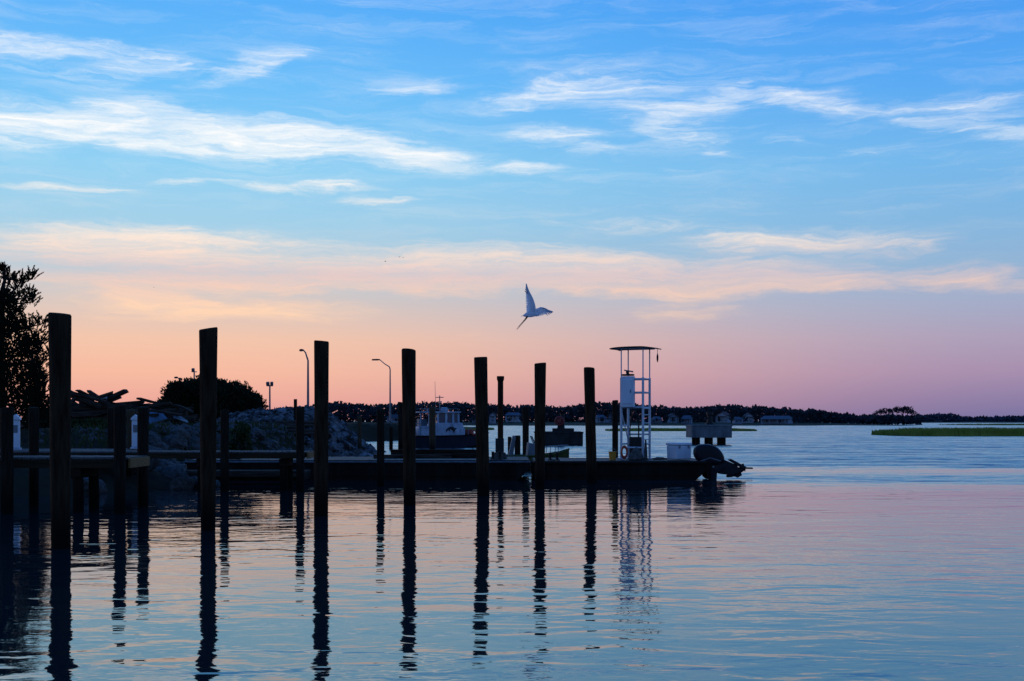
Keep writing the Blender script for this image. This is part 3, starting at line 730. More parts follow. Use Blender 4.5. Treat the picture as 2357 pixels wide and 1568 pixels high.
MB().prism([(-.35, .4), (.0, .4), (-.08, .9), (-.3, .95)], -.28, .28).build('console', M['skiffgrey'], t_, bevel=.02)
MB().prism([(-.1, .91), (-.07, .91), (-.18, 1.17), (-.2, 1.17)], -.26, .26).build('windscreen', M['glass'], t_)
MB().prism([(-1.0, .42), (-.82, .42), (-.72, 1.15), (-.82, 1.2)], -.1, .1).build('motor_cover', M['skiffgrey'], t_, bevel=.03)

# ------------------------------------------------------------------ white cabin workboat
D = 78.
t_ = thing('workboat', 'white cabin workboat with dark hull, mast and leaping fish emblem', 'boat', (X(1026, D), D, 0), .3)
secs = [(-2.35, 1.15, -.2, .72), (-1, 1.25, -.25, .72), (.6, 1.22, -.25, .74), (1.7, .9, -.1, .8), (2.5, .38, .15, .86), (2.85, .04, .5, .9)]
mb = MB(); vs = []; fs = []
for (x, hw, zb, zs) in secs: vs += [(x, -hw, zs), (x, -hw*.9, zb+.2), (x, 0, zb-.1), (x, hw*.9, zb+.2), (x, hw, zs)]
for j in range(len(secs)-1):
    for i in range(4): a = j*5+i; fs.append((a, a+1, a+6, a+5))
fs.append((0, 1, 2, 3, 4)); mb.add(vs, fs).build('hull', M['bluehull'], t_, smooth=True)
for s in (-1, 1): MB().tube([(x, s*(hw+.02), zs) for (x, hw, zb, zs) in secs], .035, 8).build('rub_rail', M['hull'], t_, smooth=True)
mb = MB().add([(x, s*hw*.97, zs-.06) for (x, hw, zb, zs) in secs for s in (-1, 1)], [(2*i, 2*i+1, 2*i+3, 2*i+2) for i in range(5)]); mb.build('deck', M['darksteel'], t_)
cab = MB().prism([(-2.0, .7), (1.0, .7), (1.0, 1.15), (.8, 1.55), (-.9, 1.55), (-1.0, 1.38), (-2.0, 1.3)], -1.05, 1.05).build('cabin', M['boatwhite'], t_, bevel=.03)
MB().prism([(-.8, 1.55), (.7, 1.55), (.5, 2.18), (-.7, 2.18)], -.92, .92).build('window_band', M['glass'], t_)
for x in (-.74, -.2, .25, .6):
    for s in (-.935, .935): MB().box((x, s, 1.86), (.13, .04, .64)).build('window_post', M['boatwhite'], cab)
for y in (-.6, 0, .6): MB().box((-.78, y, 1.86), (.05, .08, .64)).build('window_post', M['boatwhite'], cab)
MB().box((-.6, 0, 2.22), (2.7, 2.1, .08)).build('roof', M['boatwhite'], t_, bevel=.03)
for s in (-.98, .98):
    for x in (-1.88, -1.35): MB().tube([(x, s, 1.3), (x, s, 2.2)], .03, 8).build('roof_post', M['boatwhite'], t_, smooth=True)
MB().box((-1.5, .3, 1.55), (.5, .7, .5)).build('locker', M['blue'], t_, bevel=.03)
mb = MB(); fish = [(-.36, -.02), (-.24, .12), (-.08, .2), (.08, .2), (.22, .13), (.38, .16), (.25, .05), (.2, -.02), (.13, -.15), (.08, -.02), (-.02, .06), (-.1, .06), (-.06, -.06), (-.14, .0), (-.2, .02), (-.3, -.1), (-.3, -.02)]
mb.prism([(x*1.1+.1, z*1.2+1.06) for x, z in fish], -1.062, -1.052).build('fish_emblem', M['darksteel'], cab)
ms = MB().tube([(-.4, 0, 2.25), (-.4, 0, 3.3)], [.04, .03], 8).build('mast', M['steel'], t_, smooth=True)
MB().box((-.4, 0, 2.9), (.06, .9, .06)).build('mast_arm', M['steel'], ms); MB().box((-.4, 0, 3.18), (.5, .06, .05)).build('mast_arm', M['steel'], ms)
MB().tube([(-.62, .2, 2.25), (-.66, .2, 4.2)], [.018, .01], 6).build('antenna', M['steel'], t_); MB().tube([(-1.5, -.7, 2.25), (-1.55, -.7, 3.0)], [.016, .01], 6).build('antenna', M['steel'], t_)
MB().tube([(-.1, 0, 2.28), (-.1, 0, 2.36), (-.1, 0, 2.5), (-.1, 0, 2.54)], [.2, .26, .24, .1], 16).build('radar_dome', M['boatwhite'], t_, smooth=True)
MB().box((-.95, .1, 2.38), (.5, .3, .2)).build('roof_box', M['blue'], t_, bevel=.02)
for s in (-1.0, 1.0):
    MB().tube([(-1.8, s, 2.26), (-1.8, s, 2.44), (.6, s, 2.44), (.6, s, 2.26)], .015, 6).build('roof_rail', M['steel'], t_, smooth=True)
for s in (-1.08, 1.08):
    rl = MB().tube([(1.2, s, .8), (1.22, s, 1.2), (1.8, s*.8, 1.25), (2.6, s*.3, 1.28)], .02, 6).build('bow_rail', M['steel'], t_, smooth=True)
    MB().tube([(1.9, s*.75, .85), (1.9, s*.75, 1.25)], .016, 6).build('rail_post', M['steel'], rl)
MB().box((1.45, -.3, .98), (.5, .6, .3)).build('deck_box', M['red'], t_, bevel=.02)
for y in (-.45, .45):
    ob = MB().box((-2.62, y, 1.0), (.42, .38, .5)).build('outboard', M['cowl'], t_, bevel=.06)
    MB().box((-2.6, y, .4), (.16, .12, .9)).build('outboard_leg', M['motorleg'], ob, bevel=.03)
mb = MB()
for x in (-2.3, -1.9): mb.tube([(x, -1.1, .72), (x, -1.1, 1.5)], .02, 6)
mb.tube([(-2.3, -1.1, 1.5), (-1.9, -1.1, 1.5)], .02, 6); mb.build('stern_rail', M['steel'], t_)
tag(MB().torus((0, 0, 0), .13, .05, 'y', 20, 8).build('life_ring', M['orange'], loc=P(1091, 996, 76.5), smooth=True), 'orange life ring at the foredeck of the white workboat', 'life ring')

# ------------------------------------------------------------------ dolphins
def dolphin(px0, px1, ytop, D, label, m, rz=0, yb=1008):
    k = D/F; wd = (px1-px0)*k; zt = Z(ytop, D)
    t_ = thing('mooring_dolphin', label, 'mooring dolphin', (X((px0+px1)/2, D), D, 0), rz)
    zb = Z(yb, D)
    MB().box((0, wd/2, (zt+zb)/2), (wd, wd, zt-zb)).build('concrete_cap', M[m], t_, bevel=.04)
    MB().box((0, wd/2, zt-.06), (wd+.08, wd+.08, .1)).build('top_lip', M[m], t_, bevel=.02)
    for x in (-.32, 0, .32):
        for y in (.2, .8): MB().tube([(x*wd, y*wd, -1), (x*wd, y*wd, zb+.02)], .17, 12).build('leg', M['hull'], t_, smooth=True)
    return t_, wd, zt
t_, wd, zt = dolphin(1592, 1685, 978, 86., 'pale concrete mooring dolphin on dark legs with a bollard, right of tower', 'concrete')
MB().tube([(0, .9, zt), (0, .9, zt+.12), (0, .9, zt+.2), (0, .9, zt+.65), (0, .9, zt+.7), (0, .9, zt+.92)], [.3, .3, .2, .17, .25, .24], 14).build('bollard', M['darksteel'], t_, smooth=True)
MB().tube([(-.35, .9, zt+.5), (.3, .9, zt+.45)], .05, 8).build('bollard_horn', M['darksteel'], t_)
t_, wd, zt = dolphin(1232, 1342, 994, 84., 'dark stained concrete mooring dolphin carrying a red reel', 'darkconcrete', 0, 1024)
MB().tube([(.25, .6, zt), (.25, .6, zt+.3), (.25, .6, zt+1.25), (.25, .6, zt+1.3)], [.25, .16, .14, .2], 12).build('bollard', M['darksteel'], t_, smooth=True)
MB().box((.3, .6, zt+.12), (1.5, .5, .24)).build('reel_stand', M['darksteel'], t_, bevel=.02)
t2 = thing('cable_reel', 'red spoked cable reel on the dark concrete dolphin', 'reel', (X(1288, 84), 84.2, zt))
MB().torus((0, 0, .75), .28, .055, 'y', 24, 8).build('rim', M['red'], t2, smooth=True)
mb = MB()
for a in range(4): mb.tube([(.28*math.cos(a*.785), 0, .75+.28*math.sin(a*.785)), (-.28*math.cos(a*.785), 0, .75-.28*math.sin(a*.785))], .03, 6)
mb.build('spokes', M['red'], t2)
MB().tube([(0, -.12, .75), (0, .3, .75)], .12, 12).build('drum', M['red'], t2, smooth=True)
MB().prism([(-.2, 0), (.2, 0), (.06, .75), (-.06, .75)], .1, .16).build('frame', M['darksteel'], t2)

# ------------------------------------------------------------------ left tree
D = 38.; rt = random.Random(21)
tx = X(8, D); zg = land_z(tx, D)
t_ = thing('cedar_tree', 'tall dark cedar tree at the left edge with ragged crown', 'tree', (tx, D, zg))
lp = lambda px, py, dy=0: Vector((X(px, D)-tx, dy, Z(py, D)-zg))
trunk = [Vector((-.15, 0, -.2)), lp(2, 930), lp(-4, 840), lp(4, 760), lp(0, 690), lp(12, 640), lp(10, 612)]
tr = MB().tube(trunk, [.2, .17, .14, .11, .08, .045, .015], 12).build('trunk', M['bark'], t_, smooth=True)
cl = [(10,622,9),(14,640,14),(45,648,15),(62,638,8),(28,672,20),(60,680,15),(70,696,9),(8,700,28),(44,712,20),(28,748,32),(74,752,20),(96,745,13),(64,785,30),(94,785,20),(20,800,40),(106,815,11),(74,830,32),(98,848,20),(28,860,42),(78,885,34),(102,886,16),(90,930,28),(40,930,44),(112,932,14),(10,960,50),(84,965,38),(-40,700,50),(-50,800,60),(-50,900,60),(-30,650,30)]
crown = MB(); limbs = MB(); k = D/F
for (px, py, r_) in [(6,690,28),(18,735,42),(30,788,52),(40,842,58),(46,895,62),(50,948,64),(70,800,26),(78,868,30),(84,920,26),(-30,760,60),(-30,880,70)]:
    c = lp(px, py); crown.cloud(c, (r_*k*.86, .55, r_*k*.95), int(r_*26), .11, .052, rt, .5, .1)
for (px, py, r_) in cl:
    dy = rt.uniform(-.5, .6); c = lp(px, py, dy); rr = r_*k
    zz = c.z-.25-rr; j = min(range(len(trunk)-1), key=lambda i: abs(trunk[i].z-zz)); b0 = trunk[j]
    mid = (b0+c)/2+Vector((0, 0, -.08)); limbs.tube([b0, mid, c, c+Vector(((c.x-b0.x)*.12, 0, rr*.4))], [.045, .03, .016, .006], 6)
    for _ in range(int(18+r_*1.35)):
        q = Vector((rt.gauss(0, .48), rt.gauss(0, .48), rt.gauss(0, .48)))
        tip = c+q*rr; dirn = (Vector((q.x*.9, q.y*.9, .75))+Vector((rt.uniform(-.3, .3), rt.uniform(-.3, .3), 0))).normalized(); Ls = rt.uniform(.12, .28)
        for s in range(32):
            f = rt.random(); p = tip+dirn*Ls*f
            d = dirn+Vector((rt.uniform(-.8, .8), rt.uniform(-.8, .8), rt.uniform(-.3, .8)))*.65
            crown.leaf(p, d, rt.uniform(.04, .09), rt.uniform(.02, .034), rt)
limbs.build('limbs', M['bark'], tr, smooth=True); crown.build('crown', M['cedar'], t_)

def shrub(name, label, px0, px1, ytop, D, m, n, group=None, seed=1, L_=.12, cat='shrub', lumps=16):
    r = random.Random(seed); x = X((px0+px1)/2, D); hw = (px1-px0)/2/F*D; zg = max(.1, land_z(x, D)); h = Z(ytop, D)-zg
    t_ = thing(name, label, cat, (x, D, zg), 0, group); cr = MB(); st_ = MB()
    cr.cloud((0, 0, h*.3), (hw*.9, hw*.7, h*.58), n//2, L_*1.5, L_*.9, r, .3, .2)
    for i in range(lumps):
        a = r.uniform(0, math.pi); rr = r.uniform(.5, .95)
        c = Vector((math.cos(a)*hw*rr*1.0, r.uniform(-.6, .6)*hw, h*(.1+.72*math.sin(a)*rr+.05)))
        lr = hw*r.uniform(.18, .32)
        lz = min(lr, h*.28)
        c.z = min(c.z, h-lz*1.0); c.x = max(-hw+lr, min(hw-lr, c.x))
        cr.cloud(c, (lr, lr, lz), n//lumps, L_, L_*.5, r, .3, .45)
        st_.tube([(c.x*.2, c.y*.2, -.1), (c.x*.6, c.y*.6, c.z*.5), c], [.05, .03, .01], 6)
    st_.build('stems', M['bark'], t_, smooth=True); cr.build('foliage', m, t_)
gs = 'dark rounded shrubs on the bank'
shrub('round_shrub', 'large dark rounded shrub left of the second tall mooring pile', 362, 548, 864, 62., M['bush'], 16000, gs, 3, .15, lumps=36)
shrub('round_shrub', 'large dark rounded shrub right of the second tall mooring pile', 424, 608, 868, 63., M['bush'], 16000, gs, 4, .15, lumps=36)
shrub('leafy_weed', 'pale green leafy weed clump right of the second mooring pile', 528, 578, 962, 44., M['weed'], 1400, None, 5, .1, 'plant', 8)
shrub('leafy_weed', 'green weed clump on the bank right of the tallest mooring pile', 160, 262, 968, 41., M['weed'], 1800, None, 6, .1, 'plant', 10)
shrub('leafy_weed', 'dark weed clump on the bank at the foot of the cedar', 60, 150, 940, 42., M['bush'], 3500, None, 8, .12, 'plant', 12)
shrub('leafy_weed', 'low dark weed clump on the bank left of the rubble mound', 430, 505, 990, 46., M['bush'], 2000, None, 12, .12, 'plant', 12)

# ------------------------------------------------------------------ timber debris heap
gt = 'broken timbers heaped on the bank'
D = 49.
def plank(p0, p1, w_, h_, label='broken dark timber in the heap on the bank', m='timber', group=gt):
    p0 = Vector(p0); p1 = Vector(p1); d = p1-p0; Ln = d.length; mb = MB()
    e = R.uniform(-.12, .12)
    mb.add([(-Ln/2, -w_/2, -h_/2), (-Ln/2+e, -w_/2, h_/2), (-Ln/2, w_/2, -h_/2), (-Ln/2+e, w_/2, h_/2), (Ln/2, -w_/2, -h_/2), (Ln/2+e, -w_/2, h_/2), (Ln/2, w_/2, -h_/2), (Ln/2+e, w_/2, h_/2)],
           [(0,1,3,2),(4,6,7,5),(0,4,5,1),(2,3,7,6),(0,2,6,4),(1,5,7,3)])
    o = mb.build('timber', M[m], loc=(p0+p1)/2, bevel=.012)
    o.rotation_euler = d.to_track_quat('X', 'Z').to_euler(); tag(o, label, 'timber', group); return o
for (a, b2, c, d, w_, h_) in [(162,912,232,934,.2,.12),(176,897,226,922,.2,.08),(180,930,258,905,.18,.14),(232,926,292,899,.22,.16),(228,934,278,914,.24,.1),(165,925,190,900,.16,.1),(250,932,330,925,.2,.12),(262,940,345,932,.22,.14),(318,917,352,926,.2,.08),(300,944,395,928,.2,.12),(355,927,412,935,.2,.1),(335,938,420,945,.22,.1),(380,948,448,938,.2,.1),(412,935,444,948,.18,.08),(168,940,300,936,.25,.16),(170,955,320,948,.25,.2),(200,965,360,958,.25,.2),(290,955,430,952,.25,.2),(165,970,250,962,.25,.2),(350,965,450,960,.25,.2),(190,920,215,940,.2,.12),(208,906,248,930,.16,.1),(160,905,200,918,.16,.08)]:
    yy = D+R.uniform(-1.2, 1.2); plank(P(a, b2, yy), P(c, d, yy+R.uniform(-1, 1)), w_, h_)
for i in range(46):
    px = R.uniform(165, 440); top = interp([(160, 912), (210, 905), (290, 918), (330, 928), (400, 938), (450, 950)], px); py = lerp(top+8, 985, R.random()**.9)
    yy = D+R.uniform(-1.8, 1.8); Ln = R.uniform(.7, 1.9); a = R.uniform(-.5, .5); th = R.uniform(-.5, .3); c = P(px, py, yy)
    d = Vector((math.cos(a)*math.cos(th), math.sin(th), math.sin(a)))*Ln/2
    plank(c-d, c+d, R.uniform(.14, .28), R.uniform(.08, .2))
# core of the heap
mb = MB()
for i in range(26):
    px = R.uniform(150, 445); top = interp([(150, 925), (210, 920), (290, 932), (400, 950), (450, 962)], px)
    D2 = D+R.uniform(-1, 1.2); zt = Z(top+12, D2); mb.rock((X(px, D2), D2+.5, lerp(1.1, zt, .5)), max(.3, (zt-1.0)*.6), i, (1.5, 1, .9), 1)
mb.build('debris_core', M['earth'], kind='stuff')
o = MB().add([P(342, 978, 47), P(402, 982, 47.3), P(372, 948, 48), P(345, 944, 48)], [(0, 1, 2, 3)]).build('faded_sheet', M['blue'])
o.modifiers.new('Solid', 'SOLIDIFY').thickness = .03
tag(o, 'faded blue grey sheet slumped against the right side of the timber heap', 'sheet')
o = MB().add([P(398, 962, 46.8), P(435, 975, 46.8), P(430, 968, 47.4), P(405, 952, 47.4)], [(0, 1, 2, 3)]).build('metal_sheet', M['rim'])
o.modifiers.new('Solid', 'SOLIDIFY').thickness = .02
tag(o, 'bent pale metal sheet right of the faded blue sheet', 'sheet')
o = MB().tube([(-.14, 0, 0), (-.13, 0, .01), (.13, 0, .03), (.14, 0, .03)], [.06, .085, .085, .06], 14).build('plastic_drum', M['whitedirty'], loc=P(238, 916, 49), smooth=True)
tag(o, 'small pale plastic drum on top of the timber heap', 'drum')
# stacked long logs by the mound
gl = 'long logs stacked before the rubble mound'
for i, (y0, y1, x0, x1, dd) in enumerate([(1000, 998, 575, 760, 0), (992, 992, 582, 742, .3), (985, 984, 590, 700, .5), (979, 980, 600, 722, .8), (1006, 1010, 570, 690, -.3), (973, 974, 640, 760, 1.0)]):
    Dl = 54.8+dd; p0 = P(x0, y0, Dl); p1 = P(x1, y1, Dl); c = (p0+p1)/2; hl = (p1-p0)/2
    o = MB().tube([-hl, Vector((0, 0, .01)), hl], [.1, .095, .085], 12).build('log', M['timber'], loc=c, smooth=True)
    tag(o, 'long dark log in the stack before the rubble mound', 'log', gl)

# ------------------------------------------------------------------ street lamps
gk = 'street lamps beyond the bank'
def street_lamp(px, ytop, pxh, yh, D, label, pole_r=.075):
    x = X(px, D); zg = max(.2, land_z(x, D)); zt = Z(ytop, D)-zg
    t_ = thing('street_lamp', label, 'street lamp', (x, D, zg), 0, gk)
    MB().tube([(0, 0, -.3), (0, 0, .25)], [.16, .15], 12).build('base', M['concrete'], t_, smooth=True)
    MB().tube([(0, 0, .2), (0, 0, zt*.5), (0, 0, zt-.5), (-.06, 0, zt-.3)], [pole_r*1.2, pole_r, pole_r*.75, pole_r*.7], 10).build('pole', M['steel'], t_, smooth=True)
    hx = X(pxh, D)-x; zh = Z(yh, D)-zg
    am = MB().tube([(-.04, 0, zt-.4), (-.08, 0, zt-.25), (hx*.3, 0, zt+(.0)), (hx*.6, 0, zh+.02), (hx*.85, 0, zh)], [.05, .05, .045, .04, .04], 8).build('arm', M['steel'], t_, smooth=True)
    MB().prism([(hx*1.05, zh-.05), (hx*.6, zh-.07), (hx*.55, zh+.02), (hx*.7, zh+.07), (hx*1.0, zh+.05)], -.12, .12).build('lamp_head', M['darksteel'], t_, bevel=.02)
    MB().box((hx*.85, 0, zh-.07), (abs(hx)*.3, .16, .025)).build('lens', M['white'], t_)
street_lamp(709, 812, 690, 806, 78., 'tall street lamp left of the third tall mooring pile, arm to the left')
street_lamp(898, 838, 857, 828, 112., 'tall street lamp with long arm left of the fourth tall mooring pile')
street_lamp(418, 874, 402, 869, 98., 'street lamp whose head just shows above the left round shrub')
def flood(px, ytop, ybase, D, label, two=True):
    x = X(px, D); zg = max(.2, land_z(x, D)); zt = Z(ytop, D)-zg
    t_ = thing('flood_light', label, 'flood light', (x, D, zg))
    MB().tube([(0, 0, -.3), (0, 0, zt-.05)], [.07, .05], 10).build('pole', M['steel'], t_, smooth=True)
    MB().box((0, 0, zt-.1), (.4, .08, .06)).build('crossarm', M['steel'], t_)
    for s in ((-.13, .13) if two else (-.08,)):
        MB().box((s, 0, zt+.04), (.19, .2, .24), (.3, 0, s)).build('lamp_head', M['rim'], t_, bevel=.02)
flood(621, 885, 945, 80., 'twin headed flood light on a pole left of the rubble mound top')
flood(447, 853, 870, 90., 'single flood light on a pole showing above the left round shrub', False)

# ------------------------------------------------------------------ far shore trees and houses
sk = [(430,955),(560,950),(650,944),(700,939),(760,930),(850,935),(950,932),(1050,930),(1150,938),(1250,938),(1300,941),(1370,933),(1420,931),(1500,938),(1580,943),(1660,938),(1700,937),(1760,941),(1830,946),(1880,946),(1910,955),(1960,959),(2010,960),(2120,962)]
rf = random.Random(31); mb = MB()
for _ in range(26000):
    px = rf.uniform(430, 2120); top = interp(sk, px)+3*noise.noise(Vector((px*.09, 0, 0)))+5*noise.noise(Vector((px*.03, 4, 0)))
    Df = rf.uniform(468, 500); py = lerp(top, 976, rf.random()**1.2)
    p = P(px, py, Df); k = rf.uniform(.6, 1.5)
    mb.leaf(p, (rf.uniform(-1, 1), rf.uniform(-1, 1), rf.uniform(-.3, 1)), k*1.3, k*.9, rf)
mb.build('far_wood', M['fartree'], kind='stuff')
mb = MB()
for _ in range(9000):
    px = rf.uniform(2080, 2700); top = interp([(2080, 963), (2140, 956), (2190, 955), (2215, 962), (2300, 962), (2357, 960), (2700, 957)], px)+1.5*noise.noise(Vector((px*.07, 9, 0)))
    Df = rf.uniform(930, 980); p = P(px, lerp(top, 974, rf.random()), Df); k = rf.uniform(.7, 1.6)
    mb.leaf(p, (rf.uniform(-1, 1), rf.uniform(-1, 1), rf.uniform(-.3, 1)), k*1.8, k*1.2, rf)
mb.build('distant_wood', M['farthertree'], kind='stuff')
def far_tree(h, wd, seed, flat, m, label, group):
    r = random.Random(seed)
    t_ = thing('pine_tree' if flat else 'far_tree', label, 'tree', (0, 0, 0), 0, group)
    tr = MB().tube([(0, 0, -.3), (.1, 0, h*.5), (r.uniform(-.3, .3), 0, h*.9)], [.22, .16, .05], 8)
    cr = MB()
    for i in range(7 if flat else 9):
        if flat: c = Vector((r.uniform(-.5, .5)*wd, r.uniform(-.4, .4)*wd, h*r.uniform(.68, .93))); rr = (wd*.22, wd*.22, h*.06)
        else:
            zz = r.uniform(.3, .88); c = Vector((r.uniform(-.38, .38)*wd*(1.25-zz), r.uniform(-.35, .35)*wd, h*zz)); rr = (wd*.24, wd*.24, h*.11)
        cr.cloud(c, rr, 40 if flat else 46, .7 if flat else .8, .4 if flat else .5, r, .25, .4)
        tr.tube([(0, 0, max(.3*h, c.z-h*.2)), c], [.1, .03], 5)
    tr.build('trunk', M['bark'], t_, smooth=True); cr.build('crown', m, t_)
    return t_
gf = 'dark trees standing out of the far wood'
prot = [far_tree(7.5, 5.5, 50+i, False, M['fartree'], 'dark rounded tree among the far wood and houses', gf) for i in range(4)]
i = 0
spots = [(px, rf.uniform(445, 462), None) for px in [640,700,742,790,838,870,932,1060,1108,1136,1205,1236,1272,1340,1392,1438,1466,1492,1530,1563,1606,1640,1664,1690,1704,1742,1768,1800,1826,1848,1872,1890]]
spots += [(px, rf.uniform(404, 415), py) for px, py in [(880,956),(912,962),(1092,955),(1118,950),(1150,957),(1172,961),(1200,953),(1386,959),(1418,949),(1512,962),(1534,954),(1549,960),(1572,963),(1600,952),(1655,958),(1683,952),(1716,960),(1741,951),(1765,965),(1795,966),(1829,955),(1850,961),(1440,958),(1470,952)]]
for px, D2, py in spots:
    top = interp(sk, px)-rf.uniform(-2, 8) if py is None else py
    hh = Z(top, D2)-.8; s = hh/7.5
    if i < 4: o = prot[i]; o.location = (X(px, D2), D2, .8); o.scale = (s, s, s)
    else: o = dup(prot[i % 4], (X(px, D2), D2, .8), (0, 0, rf.random()*6), (s*rf.uniform(.75, 1.2), s, s))
    i += 1
gpn = 'flat topped pines in the clump at the end of the far shore'
prot = [far_tree(7.2, 4.2, 70+i, True, M['fartree'], 'flat topped pine in the clump at the end of the far shore', gpn) for i in range(3)]
for i, (px, top) in enumerate([(1990, 954), (2014, 951), (2027, 943), (2040, 940), (2053, 942), (2065, 936), (2077, 938), (2089, 937), (2100, 944), (2109, 951)]):
    D2 = 500+rf.uniform(-6, 6); s = (Z(top, D2)-.8)/7.0
    if i < 3: o = prot[i]; o.location = (X(px, D2), D2, .8); o.scale = (s, s, s)
    else: dup(prot[i % 3], (X(px, D2), D2, .8), (0, 0, rf.random()*6), (s, s, s))

def house(px0, px1, yt, yb, D, wallm, roofm, label, gable='x', nw=3, porch=False, storeys=1, wing=0):
    yt = lerp(yt, yb, .15); mx = (px0+px1)/2; px0 = lerp(px0, mx, .1); px1 = lerp(px1, mx, .1)
    k = D/F; wd = (px1-px0)*k; zb = max(.4, Z(yb, D)); h = Z(yt, D)-zb; x = X((px0+px1)/2, D); dp = min(wd, 8)
    t_ = thing('house', label, 'house', (x, D, zb), rf.uniform(-.5, .5), 'houses on the far shore')
    hw = h*(.66 if storeys == 2 else .55)
    MB().box((0, dp/2, hw/2-.3), (wd, dp, hw+.6)).build('wall', M[wallm], t_)
    if gable == 'x':
        vs = [(-wd/2-.3, -.4, hw-.02), (wd/2+.3, -.4, hw-.02), (wd/2+.3, dp+.4, hw-.02), (-wd/2-.3, dp+.4, hw-.02), (-wd/2+.4, dp/2, h), (wd/2-.4, dp/2, h)]
        rf_ = MB().add(vs, [(0, 1, 5, 4), (2, 3, 4, 5), (0, 4, 3), (1, 2, 5), (0, 3, 2, 1)]).build('roof', M[roofm], t_)
    else:
        MB().prism([(-wd/2, hw), (wd/2, hw), (0, h-.15)], .02, dp-.02).build('gable_wall', M[wallm], t_)
        rf_ = MB().prism([(-wd/2-.35, hw-.12), (0, h-.1), (wd/2+.35, hw-.12), (wd/2+.35, hw+.1), (0, h+.12), (-wd/2-.35, hw+.1)], -.4, dp+.4).build('roof', M[roofm], t_)
    if wd > 5: MB().box((wd*.22, dp*.55, h), (.6, .6, 1.0)).build('chimney', M['roof_b'], rf_)
    if wing:
        xx = wing*(wd/2+wd*.22)
        MB().box((xx, dp*.5, hw*.32), (wd*.44, dp*.7, hw*.64+.3)).build('side_wing', M[wallm], t_)
        MB().prism([(xx-wd*.24, hw*.62), (xx+wd*.24, hw*.62), (xx+wd*.22, hw*.95) if wing < 0 else (xx+wd*.1, hw*.78), (xx-wd*.22, hw*.95) if wing > 0 else (xx-wd*.1, hw*.78)], dp*.1, dp*.9).build('wing_roof', M[roofm], t_)
    for s in range(storeys):
        for i in range(nw):
            xx = lerp(-wd/2, wd/2, (i+.5)/nw); zz = hw*((s+.55)/storeys)
            f = MB().box((xx, -.03, zz), (min(1.2, wd/nw*.6), .08, min(1.3, hw/storeys*.6))).build('window', M['wall_b'], t_)
            MB().box((xx, -.06, zz), (min(1.0, wd/nw*.48), .06, min(1.1, hw/storeys*.46))).build('pane', M['glass'], f)
    if porch:
        MB().box((0, -1.0, hw*.92), (wd*.9, 2.0, .15)).build('porch_roof', M[roofm], t_)
        for i in range(4): MB().box((lerp(-wd*.42, wd*.42, i/3), -1.8, hw*.45), (.16, .16, hw*.92)).build('porch_post', M['wall_b'], t_)
for a in [
 (888,922,951,972,430,'wall_a','roof_a','blue grey house behind the lamp post left of the fourth mooring pile','x',3,False,1,1),
 (1084,1106,954,974,425,'wall_c','roof_c','small grey house between the workboat and fifth mooring pile','y',2,False,1,0),
 (1126,1141,945,972,430,'wall_b','roof_a','narrow white gabled house between fifth mooring pile and rusty pile','y',1,True,2,0),
 (1162,1195,946,968,442,'wall_b','roof_c','white house with pale roof just right of the rusty pile','x',3,True,2,0),
 (1374,1396,952,972,425,'wall_a','roof_c','pale blue house just right of the seventh mooring pile','x',2,True,1,1),
 (1400,1409,946,970,445,'wall_c','roof_a','narrow grey house tucked left of the pile by the tower','y',1,False,1,0),
 (1505,1526,956,974,420,'wall_c','roof_c','low grey house just right of the white steel tower','x',3,False,1,-1),
 (1540,1560,949,972,440,'wall_a','roof_a','pale blue house, second right of the white tower','y',2,True,2,0),
 (1568,1592,953,974,422,'wall_a','roof_c','pale blue house left of the concrete dolphin bollard','x',3,True,1,0),
 (1648,1676,944,973,445,'wall_b','roof_b','white house with red brown roof behind the pale concrete dolphin','y',3,True,2,0),
 (1690,1710,957,974,418,'wall_a','roof_c','small blue house just right of the pale concrete dolphin','x',2,False,1,0),
 (1714,1734,947,973,440,'wall_b','roof_a','white gabled house left of the long low house','y',2,True,2,-1),
 (1747,1818,954,974,420,'wall_a','roof_c','long low pale house, rightmost on the far shore','x',7,True,1,0)]:
    house(*a)

# ------------------------------------------------------------------ egret
D = 30.
t_ = thing('egret', 'white egret flying to the right with wings raised and legs trailing', 'bird', P(1222, 722, D))
q = 1/93.0
def e(px, py, y=0): return Vector(((px-1222)*q, y, -(py-722)*q))
mb = MB()
body = [(1203,727,.006),(1207,726.5,.034),(1213,725,.066),(1220,723,.088),(1228,722,.084),(1233,722.5,.06),(1236.5,724.5,.04),(1240,724,.032),(1242,720.5,.027),(1241,716.5,.025),(1239.5,713.5,.024),(1241,710.5,.027),(1244,709.4,.032),(1247,709.7,.027),(1249.5,710.3,.013)]
pts = [e(a, b_) for a, b_, c in body]; rs = [c for a, b_, c in body]
mb.tube(pts, rs, 14); 
mb.build('body', M['feather'], t_, smooth=True, sub=1)
MB().tube([e(1249, 710.2), e(1252.5, 710.8), e(1258, 711.8)], [.012, .009, .002], 8).build('beak', M['beak'], t_, smooth=True)
for y in (-.029, .029): MB().tube([e(1246, 708.8, y*.85), e(1246.1, 708.8, y*1.0)], [.006, .003], 8).build('eye', M['birdleg'], t_)
tl = MB()
for i in range(7):
    a = -.5+i/6.0; b0 = e(1209, 726, a*.06); d = Vector((-.1, a*.12, -.03+.02*i/6)); u = Vector((0, .03, 0.01))
    tl.add([b0-u*.5, b0+u*.5, b0+d+u*.6, b0+d*1.06, b0+d-u*.6], [(0, 1, 2, 3, 4)])
tl.build('tail', M['feather'], t_)
